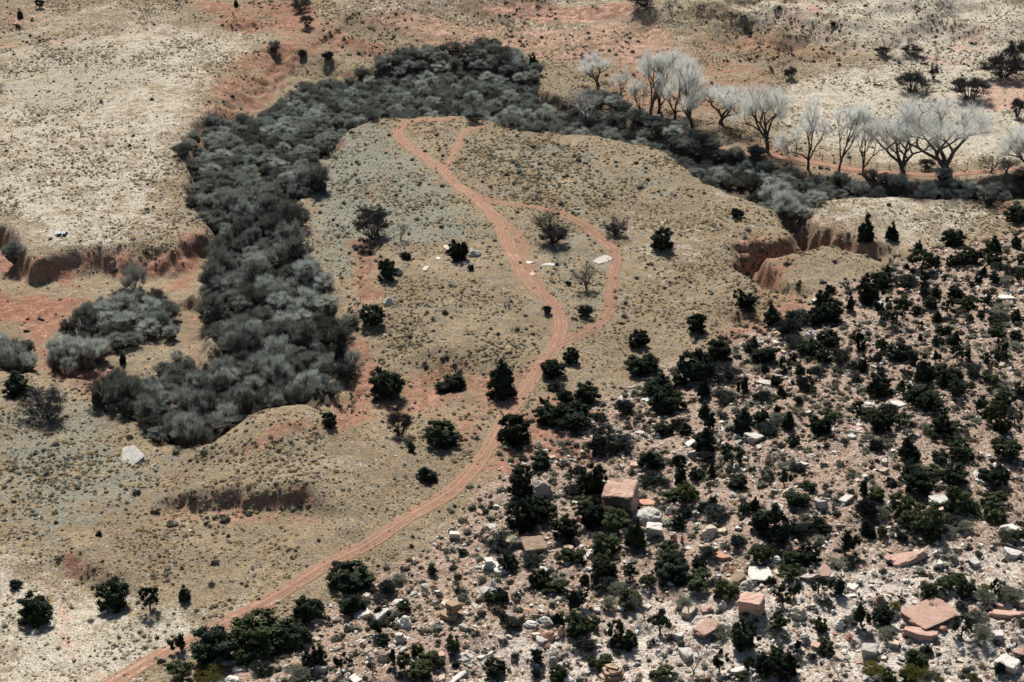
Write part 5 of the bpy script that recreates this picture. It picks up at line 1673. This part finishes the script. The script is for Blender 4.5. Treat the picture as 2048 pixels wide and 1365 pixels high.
# ------------------------------------------------------------------ odds and ends
def log_thing(px, py, length_px, rz, label, fork=True):
    x, y, z = base_at(px, py)
    s = scale_at(x, y, z)
    L = length_px / s
    mb = MB()
    mb.tube(np.array([[-L / 2, 0, .22], [-L / 6, .05, .26], [L / 6, -.04, .24], [L / 2, 0, .16]]), [.26, .24, .2, .1], 7)
    mb.tube(np.array([[-L / 2, 0, .22], [-L / 2 - .02, 0, .22]]), [.26, .02], 7)
    if fork:
        mb.tube(np.array([[-L / 6, .05, .28], [-L / 4, .3, .62], [-L / 3, .4, .85]]), [.13, .1, .04], 5)
        mb.tube(np.array([[L / 6, 0, .24], [L / 3, -.35, .4]]), [.1, .03], 5)
    o = link("fallen_log", mb.mesh("fallen_log", BARK, True), None, (x, y, z - .05), (0, 0, rz))
    tag(o, label, 'log')
log_thing(82, 640, 18, -.45, "dark forked fallen log on the red flat")
log_thing(54, 664, 13, .05, "short dark fallen log on the red flat, below the forked one", False)
log_thing(1757, 172, 22, -.15, "pale-ended fallen limb lying in the pasture")
log_thing(1063, 1261 - 8, 24, .05, "pale fallen log lying level on the lower slope", False)

# propped pale sheets on the plateau
x, y, z = base_at(122, 472)
s = scale_at(x, y, z)
root = link("propped_sheets", None, None, (x, y + .6, zat(x, y + .6)), (0, 0, -.12))
tag(root, "two pale blue-white sheets propped over a dark gap on the plateau", "sheets")
SHM = var_mat("faded_metal_sheet", (.50, .53, .55), (.62, .64, .65), 3, rough=.6, objrand=.05)
for i, (ox, wd_) in enumerate(((-.62, 1.15), (.58, 1.0))):
    bm = bmesh.new()
    nx_ = 22
    rows = []
    for j, (yy, zz) in enumerate(((-.85, .52), (0, .72), (.9, .06))):
        rows.append([bm.verts.new((ox + (k / nx_ - .5) * wd_, yy + .06 * i, zz + .025 * math.sin(k * 1.9) + (.05 if i else 0))) for k in range(nx_ + 1)])
    for a, b in zip(rows[:-1], rows[1:]):
        for k in range(nx_):
            bm.faces.new((a[k], a[k + 1], b[k + 1], b[k]))
    ms = bpy.data.meshes.new("sheet"); bm.to_mesh(ms); bm.free(); ms.materials.append(SHM)
    so = link("sheet", ms, root)
    md = so.modifiers.new("thick", 'SOLIDIFY'); md.thickness = .03
for px_ in (-1.1, 0.0, 1.05):
    mb = MB()
    mb.tube(np.array([[px_, -.7, -.15], [px_, -.72, .53]]), [.06, .05], 5)
    link("prop", mb.mesh("prop", WOODP), root)
print("objects", len(SC.objects))
